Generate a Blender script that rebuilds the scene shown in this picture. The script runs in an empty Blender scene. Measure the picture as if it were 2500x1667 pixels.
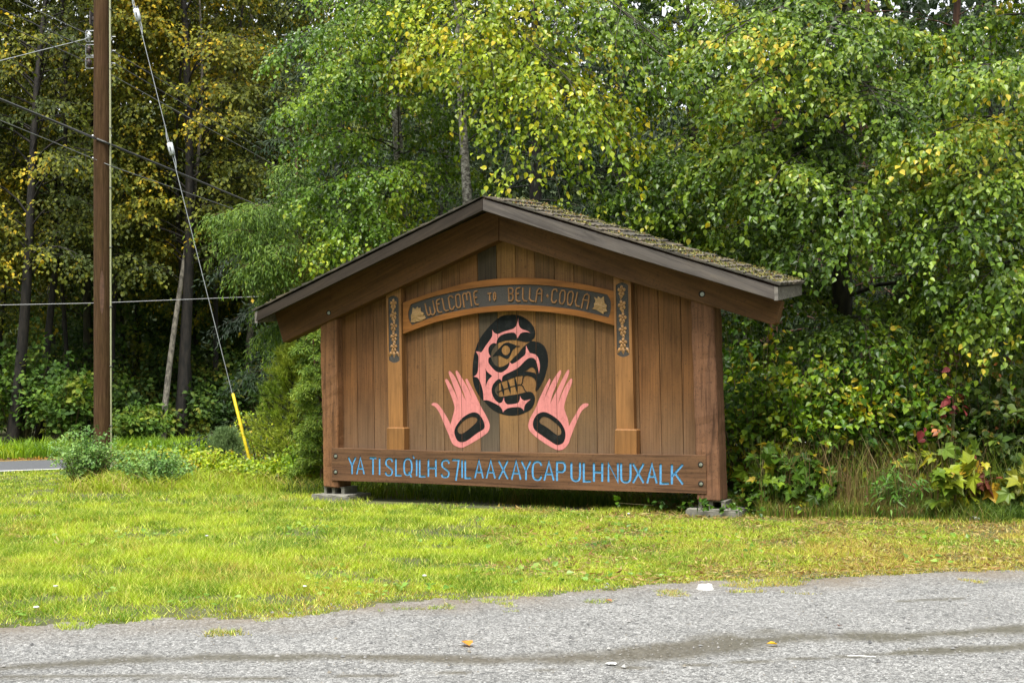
import bpy, bmesh, math, random
import numpy as np
from mathutils import Vector, Matrix
from mathutils.geometry import tessellate_polygon
R = math.radians
random.seed(7)
rng = np.random.default_rng(11)
scene = bpy.context.scene
COL = scene.collection

# ------------------------------------------------------------------ camera, sky, sun, exposure
EYE, F, U0, VH = 1.55, 3125.0, 1250.0, 957.0      # eye height; focal length and horizon row of the 2500 px wide photograph
cd = bpy.data.cameras.new('camera'); cam = bpy.data.objects.new('camera', cd); COL.objects.link(cam)
cam.location = (0, 0, EYE); cam.rotation_euler = (R(90), 0, 0)
cd.sensor_width = 36; cd.lens = 45; cd.shift_y = (VH - 833.5) / 2500; cd.clip_start = 0.1; cd.clip_end = 2000
scene.camera = cam
SUN_EL, SUN_AZ = R(67), R(196)                    # sun behind the camera, a little to the left
world = bpy.data.worlds.new('World'); scene.world = world; world.use_nodes = True
wn, wl = world.node_tree.nodes, world.node_tree.links
wn.clear()
sky = wn.new('ShaderNodeTexSky'); sky.sky_type = 'NISHITA'; sky.sun_disc = False
sky.sun_elevation = SUN_EL; sky.sun_rotation = SUN_AZ; sky.dust_density = 1.0; sky.air_density = 1.0; sky.ozone_density = 1.0
hs = wn.new('ShaderNodeHueSaturation'); hs.inputs['Saturation'].default_value = 0.16
bg = wn.new('ShaderNodeBackground'); bg.inputs['Strength'].default_value = 0.075
wo = wn.new('ShaderNodeOutputWorld')
wl.new(sky.outputs[0], hs.inputs['Color']); wl.new(hs.outputs[0], bg.inputs['Color']); wl.new(bg.outputs[0], wo.inputs['Surface'])
sd = bpy.data.lights.new('sun', 'SUN'); sd.energy = 1.5; sd.angle = R(28); sd.color = (1, .965, .9)
so = bpy.data.objects.new('sun', sd); COL.objects.link(so)
sdir = Vector((math.sin(SUN_AZ) * math.cos(SUN_EL), math.cos(SUN_AZ) * math.cos(SUN_EL), math.sin(SUN_EL)))
so.rotation_euler = sdir.to_track_quat('Z', 'Y').to_euler(); so.location = (0, -10, 20)
vs = scene.view_settings; scene.display_settings.display_device = 'sRGB'
vs.view_transform = 'Standard'; vs.look = 'None'; vs.gamma = 1; vs.use_curve_mapping = False
vs.exposure = 2.4
scene.render.engine = 'CYCLES'

# ------------------------------------------------------------------ helpers
def W(u, v, Y):                                   # a point of the photograph at a real distance
    return Vector(((u - U0) * Y / F, Y, EYE - (v - VH) * Y / F))
def G(u, v, z=0.0):                               # the ground point seen at a point of the photograph
    Y = (EYE - z) * F / (v - VH)
    return Vector(((u - U0) * Y / F, Y, z))
DK = 2500 / 2352.0                                # scale of notes taken on the 2352 px wide view
def GD(x, y): return G(x * DK, y * DK)

def tag(o, label=None, cat=None, group=None, kind=None):
    if label: o['label'] = label
    if cat: o['category'] = cat
    if group: o['group'] = group
    if kind: o['kind'] = kind
    return o
def empty(name, loc=(0, 0, 0), rz=0.0, parent=None):
    o = bpy.data.objects.new(name, None); COL.objects.link(o)
    o.location = loc; o.rotation_euler = (0, 0, rz); o.empty_display_size = .2
    if parent: o.parent = parent
    return o
def link(name, me, mat=None, parent=None, color=None):
    if mat and not me.materials: me.materials.append(mat)
    o = bpy.data.objects.new(name, me); COL.objects.link(o)
    if parent: o.parent = parent
    if color is not None: o.color = (*color, 1)
    return o
def bm_obj(name, bm, mat, parent=None, color=None, smooth=False):
    me = bpy.data.meshes.new(name)
    bmesh.ops.recalc_face_normals(bm, faces=bm.faces)
    if smooth:
        for f in bm.faces: f.smooth = True
    bm.to_mesh(me); bm.free()
    return link(name, me, mat, parent, color)
def np_mesh(name, V, faces_sz, cols=None, smooth=False):
    """V (n,3); faces_sz list of (array (m,k)) index arrays"""
    me = bpy.data.meshes.new(name)
    V = np.asarray(V, np.float32)
    me.vertices.add(len(V)); me.vertices.foreach_set('co', V.ravel())
    idx = np.concatenate([f.ravel() for f in faces_sz]).astype(np.int32)
    tot = np.concatenate([np.full(len(f), f.shape[1]) for f in faces_sz]).astype(np.int32)
    start = np.concatenate([[0], np.cumsum(tot)[:-1]]).astype(np.int32)
    me.loops.add(len(idx)); me.loops.foreach_set('vertex_index', idx)
    me.polygons.add(len(tot)); me.polygons.foreach_set('loop_start', start); me.polygons.foreach_set('loop_total', tot)
    me.polygons.foreach_set('use_smooth', np.full(len(tot), smooth))
    if cols is not None:
        a = me.attributes.new('Col', 'FLOAT_COLOR', 'POINT')
        c = np.ones((len(V), 4), np.float32); c[:, :3] = cols
        a.data.foreach_set('color', c.ravel())
    me.update(calc_edges=True); me.validate(clean_customdata=False)
    return me
def unit(a): return a / np.maximum(np.linalg.norm(a, axis=-1, keepdims=True), 1e-9)
_g = {}
def vnoise(x, y, scale=1.0, seed=0, octs=3):      # smooth 2-D value noise 0..1
    x = np.asarray(x, float) * scale; y = np.asarray(y, float) * scale
    out = 0; amp = 1; s = 0
    for o in range(octs):
        k = (seed, o)
        if k not in _g: _g[k] = np.random.default_rng(seed * 31 + o + 5).random((128, 128))
        g = _g[k]
        xi = np.floor(x).astype(int); yi = np.floor(y).astype(int); fx = x - xi; fy = y - yi
        fx = fx * fx * (3 - 2 * fx); fy = fy * fy * (3 - 2 * fy)
        a = g[xi % 128, yi % 128]; b = g[(xi + 1) % 128, yi % 128]; c = g[xi % 128, (yi + 1) % 128]; d = g[(xi + 1) % 128, (yi + 1) % 128]
        out = out + amp * ((a * (1 - fx) + b * fx) * (1 - fy) + (c * (1 - fx) + d * fx) * fy); s += amp
        amp *= .5; x = x * 2.03 + 17; y = y * 2.03 + 9
    return out / s
class Tubes:
    def __init__(self): self.V = []; self.Q = []; self.n = 0
    def add(self, pts, rad, sides=7, cap=True):
        pts = [Vector(p) for p in pts]; m = len(pts)
        if isinstance(rad, (int, float)): rad = [rad] * m
        ref = Vector((0.31, 0.87, 0.12))
        for i, p in enumerate(pts):
            t = (pts[min(i + 1, m - 1)] - pts[max(i - 1, 0)]).normalized()
            a = t.cross(ref); 
            if a.length < .05: a = t.cross(Vector((1, 0, 0)))
            a.normalize(); b = t.cross(a)
            for k in range(sides):
                an = 2 * math.pi * k / sides
                self.V.append(p + (a * math.cos(an) + b * math.sin(an)) * rad[i])
        for i in range(m - 1):
            for k in range(sides):
                k2 = (k + 1) % sides; o = self.n + i * sides
                self.Q.append((o + k, o + k2, o + sides + k2, o + sides + k))
        self.n += m * sides
        return self
    def obj(self, name, mat, parent=None, smooth=True, color=None):
        me = np_mesh(name, [tuple(v) for v in self.V], [np.array(self.Q)], None, smooth)
        return link(name, me, mat, parent, color)
def box(bm, x0, x1, y0, y1, z0, z1):
    v = [bm.verts.new(p) for p in [(x0,y0,z0),(x1,y0,z0),(x1,y1,z0),(x0,y1,z0),(x0,y0,z1),(x1,y0,z1),(x1,y1,z1),(x0,y1,z1)]]
    for f in [(0,3,2,1),(4,5,6,7),(0,1,5,4),(1,2,6,5),(2,3,7,6),(3,0,4,7)]: bm.faces.new([v[i] for i in f])
def spline(pts, closed=True, n=6):                 # smooth curve through points; a third value marks a corner
    P = [Vector(p[:2]) for p in pts]; C = [len(p) > 2 for p in pts]; m = len(P); out = []
    for i in range(m if closed else m - 1):
        p1, p2 = P[i], P[(i + 1) % m]
        p0 = P[i - 1] if (closed or i > 0) and not C[i] else p1 - (p2 - p1) * .35
        p3 = P[(i + 2) % m] if (closed or i + 2 < m) and not C[(i + 1) % m] else p2 + (p2 - p1) * .35
        for k in range(n):
            t = k / n
            out.append(.5 * ((2*p1) + (p2-p0)*t + (2*p0-5*p1+4*p2-p3)*t*t + (-p0+3*p1-3*p2+p3)*t**3))
    if not closed: out.append(P[-1])
    return out

# ------------------------------------------------------------------ materials
def mat(name):
    m = bpy.data.materials.new(name); m.use_nodes = True
    nt = m.node_tree; b = nt.nodes['Principled BSDF']
    return m, nt, b
def nd(nt, t, **kw):
    n = nt.nodes.new(t)
    for k, v in kw.items():
        if k in n.inputs: n.inputs[k].default_value = v
        else: setattr(n, k, v)
    return n
def ramp(nt, src, stops, interp='LINEAR'):
    r = nt.nodes.new('ShaderNodeValToRGB'); r.color_ramp.interpolation = interp
    e = r.color_ramp.elements
    while len(e) < len(stops): e.new(.5)
    for i, (p, c) in enumerate(stops):
        e[i].position = p; e[i].color = (*c, 1) if len(c) == 3 else c
    nt.links.new(src, r.inputs['Fac']); return r.outputs['Color']
def mixc(nt, fac, a, b, mode='MIX'):
    m = nt.nodes.new('ShaderNodeMix'); m.data_type = 'RGBA'; m.blend_type = mode
    for i, x in (('Factor', fac), ('A', a), ('B', b)):
        s = [q for q in m.inputs if q.name == i and (q.type == 'RGBA' if i != 'Factor' else q.type == 'VALUE')][0]
        if isinstance(x, (int, float)): s.default_value = x
        elif isinstance(x, tuple): s.default_value = (*x, 1)
        else: nt.links.new(x, s)
    return [q for q in m.outputs if q.type == 'RGBA'][0]
def bump(nt, b, h, strength=.4, dist=.01):
    n = nd(nt, 'ShaderNodeBump'); n.inputs['Strength'].default_value = strength; n.inputs['Distance'].default_value = dist
    nt.links.new(h, n.inputs['Height']); nt.links.new(n.outputs[0], b.inputs['Normal'])

def wood(name, angle=0.0, grain=26.0, knots=.5, rough=.6, bumpd=.004, contrast=.55, speck=.0, splash=None):
    """grain runs along local z turned by angle about the sign's normal; colour comes from the object's own colour"""
    m, nt, b = mat(name); L = nt.links
    tc = nd(nt, 'ShaderNodeTexCoord'); oi = nd(nt, 'ShaderNodeObjectInfo')
    add = nd(nt, 'ShaderNodeVectorMath', operation='ADD'); sc = nd(nt, 'ShaderNodeVectorMath', operation='SCALE'); sc.inputs['Scale'].default_value = 37.0
    comb = nd(nt, 'ShaderNodeCombineXYZ')
    L.new(oi.outputs['Random'], comb.inputs[0]); L.new(oi.outputs['Random'], comb.inputs[2]); L.new(comb.outputs[0], sc.inputs[0])
    rot = nd(nt, 'ShaderNodeMapping'); rot.inputs['Rotation'].default_value = (0, angle, 0)
    L.new(tc.outputs['Object'], rot.inputs['Vector']); L.new(rot.outputs[0], add.inputs[0]); L.new(sc.outputs[0], add.inputs[1])
    mp = nd(nt, 'ShaderNodeMapping'); mp.inputs['Scale'].default_value = (grain, grain, .9); L.new(add.outputs[0], mp.inputs['Vector'])
    n1 = nd(nt, 'ShaderNodeTexNoise', Scale=1.0, Detail=7.0, Roughness=.62, Distortion=.7); L.new(mp.outputs[0], n1.inputs['Vector'])
    mp2 = nd(nt, 'ShaderNodeMapping'); mp2.inputs['Scale'].default_value = (2.2, 2.2, .8); L.new(add.outputs[0], mp2.inputs['Vector'])
    n2 = nd(nt, 'ShaderNodeTexNoise', Scale=1.6, Detail=4.0, Roughness=.6); L.new(mp2.outputs[0], n2.inputs['Vector'])
    c1 = ramp(nt, n1.outputs['Fac'], [(.25, (1 - contrast,) * 3), (.5, (.95,) * 3), (.72, (1.22, 1.2, 1.15))])
    c2 = ramp(nt, n2.outputs['Fac'], [(.25, (.66, .64, .63)), (.5, (1, 1, 1)), (.75, (1.2, 1.16, 1.08))])
    col = mixc(nt, 1.0, c1, c2, 'MULTIPLY'); col = mixc(nt, 1.0, col, oi.outputs['Color'], 'MULTIPLY')
    # knots and nail holes
    mp3 = nd(nt, 'ShaderNodeMapping'); mp3.inputs['Scale'].default_value = (1, 1, .7); L.new(add.outputs[0], mp3.inputs['Vector'])
    vo = nd(nt, 'ShaderNodeTexVoronoi', Scale=3.1); L.new(mp3.outputs[0], vo.inputs['Vector'])
    kf = ramp(nt, vo.outputs['Distance'], [(.03, (1, 1, 1)), (.085, (0, 0, 0))])
    kk = nd(nt, 'ShaderNodeMath', operation='MULTIPLY'); L.new(kf, kk.inputs[0]); kk.inputs[1].default_value = knots
    col = mixc(nt, kk.outputs[0], col, (.06, .026, .012))
    if speck:
        vs_ = nd(nt, 'ShaderNodeTexNoise', Scale=28.0, Detail=6.0, Roughness=.75); L.new(add.outputs[0], vs_.inputs['Vector'])
        sf = ramp(nt, vs_.outputs['Fac'], [(.53, (0, 0, 0)), (.72, (speck,) * 3)])
        col = mixc(nt, sf, col, (.05, .028, .018))
    vn = nd(nt, 'ShaderNodeTexVoronoi', Scale=7.5); L.new(add.outputs[0], vn.inputs['Vector'])
    col = mixc(nt, ramp(nt, vn.outputs['Distance'], [(.035, (.8,) * 3), (.06, (0, 0, 0))]), col, (.02, .012, .008))
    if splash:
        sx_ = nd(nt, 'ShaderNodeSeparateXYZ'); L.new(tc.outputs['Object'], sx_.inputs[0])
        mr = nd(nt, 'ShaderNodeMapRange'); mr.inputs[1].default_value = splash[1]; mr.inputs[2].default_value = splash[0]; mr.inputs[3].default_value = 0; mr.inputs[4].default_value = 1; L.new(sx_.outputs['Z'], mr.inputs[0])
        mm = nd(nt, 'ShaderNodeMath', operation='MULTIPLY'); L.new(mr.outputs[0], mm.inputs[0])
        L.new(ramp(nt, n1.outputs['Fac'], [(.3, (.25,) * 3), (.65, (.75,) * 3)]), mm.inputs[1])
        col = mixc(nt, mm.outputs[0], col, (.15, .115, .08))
    L.new(col, b.inputs['Base Color']); b.inputs['Roughness'].default_value = rough
    b.inputs['Specular IOR Level'].default_value = .18
    bump(nt, b, n1.outputs['Fac'], .5, bumpd)
    return m
def flat(name, col, rough=.5, metal=0.0, var=.25, scale=30.0, bd=0.0):
    m, nt, b = mat(name)
    tc = nd(nt, 'ShaderNodeTexCoord'); n = nd(nt, 'ShaderNodeTexNoise', Scale=scale, Detail=5.0, Roughness=.65)
    nt.links.new(tc.outputs['Object'], n.inputs['Vector'])
    c = ramp(nt, n.outputs['Fac'], [(.3, tuple(x * (1 - var) for x in col)), (.7, tuple(min(1, x * (1 + var)) for x in col))])
    nt.links.new(c, b.inputs['Base Color']); b.inputs['Roughness'].default_value = rough; b.inputs['Metallic'].default_value = metal
    if bd: bump(nt, b, n.outputs['Fac'], .6, bd)
    return m
def leafmat(name, trans=.3, rough=.42, spec=.5):
    m, nt, b = mat(name); L = nt.links
    at = nd(nt, 'ShaderNodeAttribute', attribute_name='Col')
    L.new(at.outputs['Color'], b.inputs['Base Color']); b.inputs['Roughness'].default_value = rough; b.inputs['Specular IOR Level'].default_value = spec
    tr = nd(nt, 'ShaderNodeBsdfTranslucent'); mx = nd(nt, 'ShaderNodeMixShader'); mx.inputs[0].default_value = trans
    hsv = nd(nt, 'ShaderNodeHueSaturation', Value=1.5, Saturation=1.1); L.new(at.outputs['Color'], hsv.inputs['Color']); L.new(hsv.outputs[0], tr.inputs['Color'])
    L.new(b.outputs[0], mx.inputs[1]); L.new(tr.outputs[0], mx.inputs[2]); L.new(mx.outputs[0], nt.nodes['Material Output'].inputs['Surface'])
    return m
def barkmat(name, c0, c1, scale=9.0, sz=.35, lo=.42, hi=.6, bd=.02):
    m, nt, b = mat(name); L = nt.links
    tc = nd(nt, 'ShaderNodeTexCoord'); mp = nd(nt, 'ShaderNodeMapping'); mp.inputs['Scale'].default_value = (1, 1, sz)
    L.new(tc.outputs['Object'], mp.inputs[0]); n = nd(nt, 'ShaderNodeTexNoise', Scale=scale, Detail=8.0, Roughness=.7); L.new(mp.outputs[0], n.inputs['Vector'])
    L.new(ramp(nt, n.outputs['Fac'], [(lo, c0), (hi, c1)]), b.inputs['Base Color']); b.inputs['Roughness'].default_value = .8
    bump(nt, b, n.outputs['Fac'], .8, bd)
    return m
LEAF = leafmat('leaf', .24, .38, .26); LEAF_FAR = leafmat('far_leaf', .25, .6, .2); GRASS = leafmat('grass_blade', .3, .55, .25); NEEDLE = leafmat('needle', .15, .55, .25)
B_BIRCH = barkmat('birch_bark', (.07, .06, .05), (.5, .48, .43), 14, 1.6, .42, .62, .008)
B_DARK = barkmat('dark_bark', (.006, .005, .004), (.028, .022, .017), 8, .3)
B_MOSS = barkmat('mossy_bark', (.010, .008, .006), (.045, .042, .018), 8, .3)
B_RED = barkmat('red_bark', (.05, .022, .014), (.16, .075, .045), 12, .15)
B_PALE = barkmat('pale_bark', (.09, .08, .065), (.3, .27, .22), 10, .5)
STEM = barkmat('stem', (.05, .05, .02), (.13, .1, .04), 20, .4, .4, .6, .002)

# ------------------------------------------------------------------ the setting: ground, gravel lot, road
def ground_mat():
    m, nt, b = mat('lawn_soil'); tc = nd(nt, 'ShaderNodeTexCoord')
    n = nd(nt, 'ShaderNodeTexNoise', Scale=1.1, Detail=8.0, Roughness=.7); nt.links.new(tc.outputs['Object'], n.inputs['Vector'])
    nt.links.new(ramp(nt, n.outputs['Fac'], [(.3, (.03, .035, .01)), (.55, (.07, .075, .018)), (.7, (.1, .075, .03))]), b.inputs['Base Color'])
    b.inputs['Roughness'].default_value = .95; bump(nt, b, n.outputs['Fac'], .6, .03); return m
bm = bmesh.new(); vv = [bm.verts.new(p) for p in [(-900, -60, 0), (900, -60, 0), (900, 1500, 0), (-900, 1500, 0)]]; bm.faces.new(vv)
tag(bm_obj('ground', bm, ground_mat()), kind='structure')

EDGE = [(-900, 1480), (-300, 1455), (0, 1445), (250, 1432), (400, 1420), (620, 1415), (760, 1405), (870, 1388), (1000, 1378), (1200, 1378), (1380, 1358), (1480, 1345), (1600, 1338), (1720, 1334), (1850, 1330), (2000, 1322), (2352, 1312), (2700, 1305), (3400, 1290)]
EX = np.array([GD(*p)[:2] for p in EDGE])
def edge_y(x): return np.interp(x, EX[:, 0], EX[:, 1])
# wet tracks, in photograph rows (2352 px view): bands of dark wet silt that follow the tyre lines
def band(x, y, pts, half):
    px = np.array([GD(*p)[:2] for p in pts]); c = np.interp(x, px[:, 0], px[:, 1]); h = np.interp(x, px[:, 0], half)
    return 1 - np.abs(y - c) / h
nx, ny = 320, 130
gx = np.linspace(-9, 9, nx); gy = np.linspace(2.5, 12.2, ny)
X, Yg = np.meshgrid(gx, gy); X = X.ravel(); Yg = Yg.ravel()
ed = edge_y(X) + (vnoise(X, Yg * 0 + 3, 1.7, 4) - .5) * .5 + (vnoise(X, Yg, 5, 5) - .5) * .25
m1 = band(X, Yg, [(0, 1538), (300, 1520), (700, 1512), (900, 1515), (1150, 1520), (1400, 1516), (1600, 1485), (1850, 1468), (2100, 1462), (2352, 1450)], np.array([.13, .17, .14, .10, .15, .28, .38, .32, .22, .2]))
m2 = band(X, Yg, [(0, 1560), (250, 1558), (600, 1565), (1500, 1535), (1900, 1515), (2100, 1500), (2352, 1488)], np.array([.05, .09, .03, .02, .08, .12, .10]))
m3 = band(X, Yg, [(2050, 1386), (2130, 1380), (2180, 1378), (2230, 1374)], np.array([.01, .09, .09, .01]))
wet = np.maximum(np.maximum(m1, m2), m3)
wet = np.clip((wet + (vnoise(X, Yg, 3.0, 6) - .5) * 1.3 + (vnoise(X, Yg, 11, 7) - .5) * .5) * 1.6, 0, 1)
dist = ed - Yg
dirt = np.clip(1 - dist / .8, 0, 1) * vnoise(X, Yg, 2.2, 8)
V = np.stack([X, Yg, .004 + (vnoise(X, Yg, 1.2, 9) - .5) * .012 + .008], 1)
fi = (np.arange(ny - 1)[:, None] * nx + np.arange(nx - 1)[None]).ravel()
Q = np.stack([fi, fi + 1, fi + nx + 1, fi + nx], 1)
keep = (Yg < ed + .02)[Q].all(1)
me = np_mesh('gravel_lot', V, [Q[keep]], np.stack([wet, dirt, wet * 0], 1), True)
def gravel_mat():
    m, nt, b = mat('gravel'); L = nt.links
    tc = nd(nt, 'ShaderNodeTexCoord'); at = nd(nt, 'ShaderNodeAttribute', attribute_name='Col')
    sp = nd(nt, 'ShaderNodeSeparateColor'); L.new(at.outputs['Color'], sp.inputs[0])
    vo = nd(nt, 'ShaderNodeTexVoronoi', Scale=120.0); L.new(tc.outputs['Object'], vo.inputs['Vector'])
    vb = nd(nt, 'ShaderNodeTexVoronoi', Scale=52.0); L.new(tc.outputs['Object'], vb.inputs['Vector'])
    n = nd(nt, 'ShaderNodeTexNoise', Scale=1.3, Detail=7.0, Roughness=.7); L.new(tc.outputs['Object'], n.inputs['Vector'])
    c = ramp(nt, vo.outputs['Color'], [(.05, (.060, .060, .058)), (.4, (.142, .142, .136)), (.7, (.22, .219, .21)), (.95, (.36, .357, .345))])
    c2 = ramp(nt, vb.outputs['Color'], [(.08, (.42,) * 3), (.5, (1,) * 3), (.95, (1.45,) * 3)])
    c = mixc(nt, 1.0, c, c2, 'MULTIPLY')
    c = mixc(nt, 1.0, c, ramp(nt, n.outputs['Fac'], [(.3, (.78,) * 3), (.7, (1.15,) * 3)]), 'MULTIPLY')
    c = mixc(nt, sp.outputs['Green'], c, (.13, .095, .055))
    wf = nd(nt, 'ShaderNodeMath', operation='MULTIPLY'); wf.inputs[1].default_value = .82; L.new(sp.outputs['Red'], wf.inputs[0])
    c = mixc(nt, wf.outputs[0], c, mixc(nt, .35, (.072, .064, .045), c2, 'MULTIPLY'))
    L.new(c, b.inputs['Base Color'])
    rr = nd(nt, 'ShaderNodeMapRange'); rr.inputs[3].default_value = .75; rr.inputs[4].default_value = .42; L.new(sp.outputs['Red'], rr.inputs[0]); L.new(rr.outputs[0], b.inputs['Roughness'])
    bs = nd(nt, 'ShaderNodeBump'); bs.inputs['Distance'].default_value = .006
    st = nd(nt, 'ShaderNodeMapRange'); st.inputs[3].default_value = .8; st.inputs[4].default_value = .25; L.new(sp.outputs['Red'], st.inputs[0]); L.new(st.outputs[0], bs.inputs['Strength'])
    L.new(vo.outputs['Distance'], bs.inputs['Height']); bs.invert = True; L.new(bs.outputs[0], b.inputs['Normal'])
    return m
tag(link('gravel_lot', me, gravel_mat()), kind='structure')
# outer part of the lot, behind and beside the camera
bm = bmesh.new()
for q in ([(-60, -50), (60, -50), (60, 2.5), (-60, 2.5)], [(-60, 2.5), (-9, 2.5), (-9, 7.0), (-60, 6.5)], [(9, 2.5), (60, 2.5), (60, 12), (9, 11.2)]):
    bm.faces.new([bm.verts.new((x, y, .006)) for x, y in q])
tag(bm_obj('gravel_lot', bm, bpy.data.materials['gravel']), kind='structure')

# the road behind, on the left
RA = np.array([-10.0, 25.0]); RD = np.array([.80, .60]); RN = np.array([-.60, .80])
def strip(name, o0, o1, z, m, t0=-70, t1=70):
    bm = bmesh.new(); n = 30
    a = [[bm.verts.new((*(RA + RD * (t0 + (t1 - t0) * i / n) + RN * o), z)) for o in (o0, o1)] for i in range(n + 1)]
    for i in range(n): bm.faces.new((a[i][0], a[i + 1][0], a[i + 1][1], a[i][1]))
    return tag(bm_obj(name, bm, m), kind='structure')
strip('road', -.25, 4.0, .006, flat('asphalt', (.085, .088, .095), .55, 0, .3, 60, .003))
strip('road_marking', -.02, .11, .012, flat('white_line', (.75, .75, .72), .6, 0, .15, 40))
strip('road_marking', 3.72, 3.84, .012, flat('yellow_line', (.55, .33, .04), .6, 0, .2, 40))

# ------------------------------------------------------------------ the carved welcome sign
AZ = R(-25.15)
T = Vector((math.cos(AZ), math.sin(AZ), 0)); N = Vector((math.sin(AZ), -math.cos(AZ), 0))     # along the face; towards the viewer
PF = Vector((2.598, 15.98, 0)); O = PF - N * .155 - T * 2.94                                   # origin on the plank wall
def face(u, v, d=0.0):
    ray = Vector(((u - U0) / F, 1, -(v - VH) / F)); c = Vector((0, 0, EYE))
    k = (O + N * d - c).dot(N) / ray.dot(N); p = c + ray * k - O
    return Vector((p.dot(T), p.z))
sign = empty('welcome_sign', O, AZ)
tag(sign, 'brown timber welcome sign with gabled mossy roof, painted bird face and two pink hands', 'sign')
def prism(name, poly, d0, d1, m, parent=sign, color=(.2, .1, .05), holes=(), bev=.004):
    loops = [list(poly)] + [list(h) for h in holes]
    bm = bmesh.new(); fr = []; bk = []
    for lp in loops:
        fr.append([bm.verts.new((p[0], -d0, p[1])) for p in lp]); bk.append([bm.verts.new((p[0], -d1, p[1])) for p in lp])
    if len(loops) == 1:
        bm.faces.new(fr[0]); bm.faces.new(bk[0][::-1])
    else:
        F_ = sum(fr, []); B_ = sum(bk, [])
        for t in tessellate_polygon([[Vector((p[0], p[1], 0)) for p in lp] for lp in loops]):
            bm.faces.new([F_[i] for i in t]); bm.faces.new([B_[i] for i in t][::-1])
    for a, b_ in zip(fr, bk):
        for i in range(len(a)):
            j = (i + 1) % len(a); bm.faces.new((a[i], a[j], b_[j], b_[i]))
    bmesh.ops.recalc_face_normals(bm, faces=bm.faces)
    if bev:
        ee = [e for e in bm.edges if len(e.link_faces) == 2 and e.calc_face_angle(0) > .6]
        bmesh.ops.bevel(bm, geom=ee, offset=bev, segments=1, affect='EDGES', clamp_overlap=True)
    return bm_obj(name, bm, m, parent, color)
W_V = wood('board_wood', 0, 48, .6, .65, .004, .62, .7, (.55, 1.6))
W_POST = wood('rough_timber', 0, 20, .4, .85, .05, .85, .95)
W_H = wood('beam_wood', R(90), 30, .6, .8, .008, .9, .8)
W_RL = wood('rafter_wood_left', R(90 + 23), 24, .3, .7, .006, .45, .8)
W_RR = wood('rafter_wood_right', R(90 - 23), 24, .3, .7, .006, .45, .8)
W_CARVE = wood('carved_cedar', 0, 22, .12, .45, .004, .4)
W_CARVEH = wood('carved_cedar_arch', R(90), 20, .15, .45, .004, .4)
W_GREY_L = wood('weathered_board_left', R(90 + 23), 20, .3, .8, .008, .6)
W_GREY_R = wood('weathered_board_right', R(90 - 23), 20, .4, .8, .008, .6)
DARKPANEL = flat('dark_stain', (.045, .04, .034), .8, 0, .45, 70, .004)
STEEL = flat('galvanised_bolt', (.42, .44, .4), .4, .8, .2, 60)
HOLE = flat('hole_dark', (.02, .014, .01), .9, 0, .2, 30)

def ln(a, b, v):                                   # u on the line a-b at row v
    return a[0] + (b[0] - a[0]) * (v - a[1]) / (b[1] - a[1])
# gable line (middle of the rafters), in wall-plane coordinates
gl, gp, gr = face(691, 815, .2), face(1217.6, 552, .2), face(1887, 772, .2)
def gable(s):
    return gl.y + (gp.y - gl.y) * (s - gl.x) / (gp.x - gl.x) if s < gp.x else gp.y + (gr.y - gp.y) * (s - gp.x) / (gr.x - gp.x)
# plank seams: (u, v) near the top and near the bottom
SEAMS = [((829, 790), (833, 1094)), ((870.3, 790), (874.4, 1094)), ((911, 790), (914.5, 1095)), ((952, 790), (956, 1096)), ((991, 790), (998, 1098)),
         ((1035, 680), (1041.3, 1099)), ((1078.6, 680), (1084.9, 1101)), ((1122.7, 680), (1129, 1102)), ((1166.5, 680), (1174.4, 1102)), ((1212.7, 680), (1220.3, 1103)),
         ((1259.4, 680), (1266.2, 1104)), ((1306, 680), (1313.3, 1104)), ((1353.5, 680), (1361.9, 1105)), ((1400.7, 680), (1410, 1106)), ((1450, 680), (1458.8, 1107)),
         ((1501, 740), (1509, 1107)), ((1555.4, 740), (1563.6, 1108)), ((1606.7, 740), (1616, 1108)), ((1661, 740), (1669, 1108)), ((1712, 740), (1722, 1108))]
SL = [(face(*a), face(*b)) for a, b in SEAMS]
def sx(i, z): a, b = SL[i]; return a.x + (b.x - a.x) * (z - a.y) / (b.y - a.y)
zb = face(1260, 1125).y
base_cols = [(r_ * .82 * q_, g_ * .75 * q_, b_ * .59 * q_) for (r_, g_, b_), q_ in zip([(.21, .105, .05), (.2, .1, .05), (.19, .1, .052), (.2, .105, .055), (.21, .115, .06), (.2, .115, .062), (.225, .12, .056), (.23, .118, .052), (.075, .062, .05),
             (.29, .165, .07), (.27, .15, .068), (.2, .12, .062), (.235, .135, .064), (.205, .12, .06), (.2, .112, .058), (.2, .11, .055), (.215, .108, .05), (.215, .11, .05), (.2, .1, .047)], (1, .88, 1.1, .95, 1, 1.12, .9, 1.08, 1, 1.05, 1, .86, 1.12, .92, 1.06, .95, 1.05, .9, 1))]
for i in range(len(SL) - 1):
    g = .003; pts = []
    off = [0, .002, -.002, .0015][i % 4]
    s0, s1 = sx(i, zb) + g, sx(i + 1, zb) - g
    z0, z1 = gable(sx(i, 2.6)), gable(sx(i + 1, 2.6))
    top = [(sx(i + 1, z1) - g, z1)]
    if sx(i, 3) < gp.x < sx(i + 1, 3): top.append((gp.x, gp.y))
    top.append((sx(i, z0) + g, z0))
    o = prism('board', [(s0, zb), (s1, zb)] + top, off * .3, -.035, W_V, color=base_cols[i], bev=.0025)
    if i == 8: o['label'] = 'weathered dark grey board through the middle of the wall'
    if i in (9,): o['label'] = 'pale tan board beside the dark board'
bk = [(SL[0][1].x, zb + .02), (SL[-1][1].x, zb + .02), (SL[-1][1].x, gable(SL[-1][1].x) - .02), (gp.x, gp.y - .02), (SL[0][1].x, gable(SL[0][1].x) - .02)]
prism('backing', bk, -.037, -.055, flat('backing_wood', (.03, .02, .014), .9), bev=0)

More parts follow.
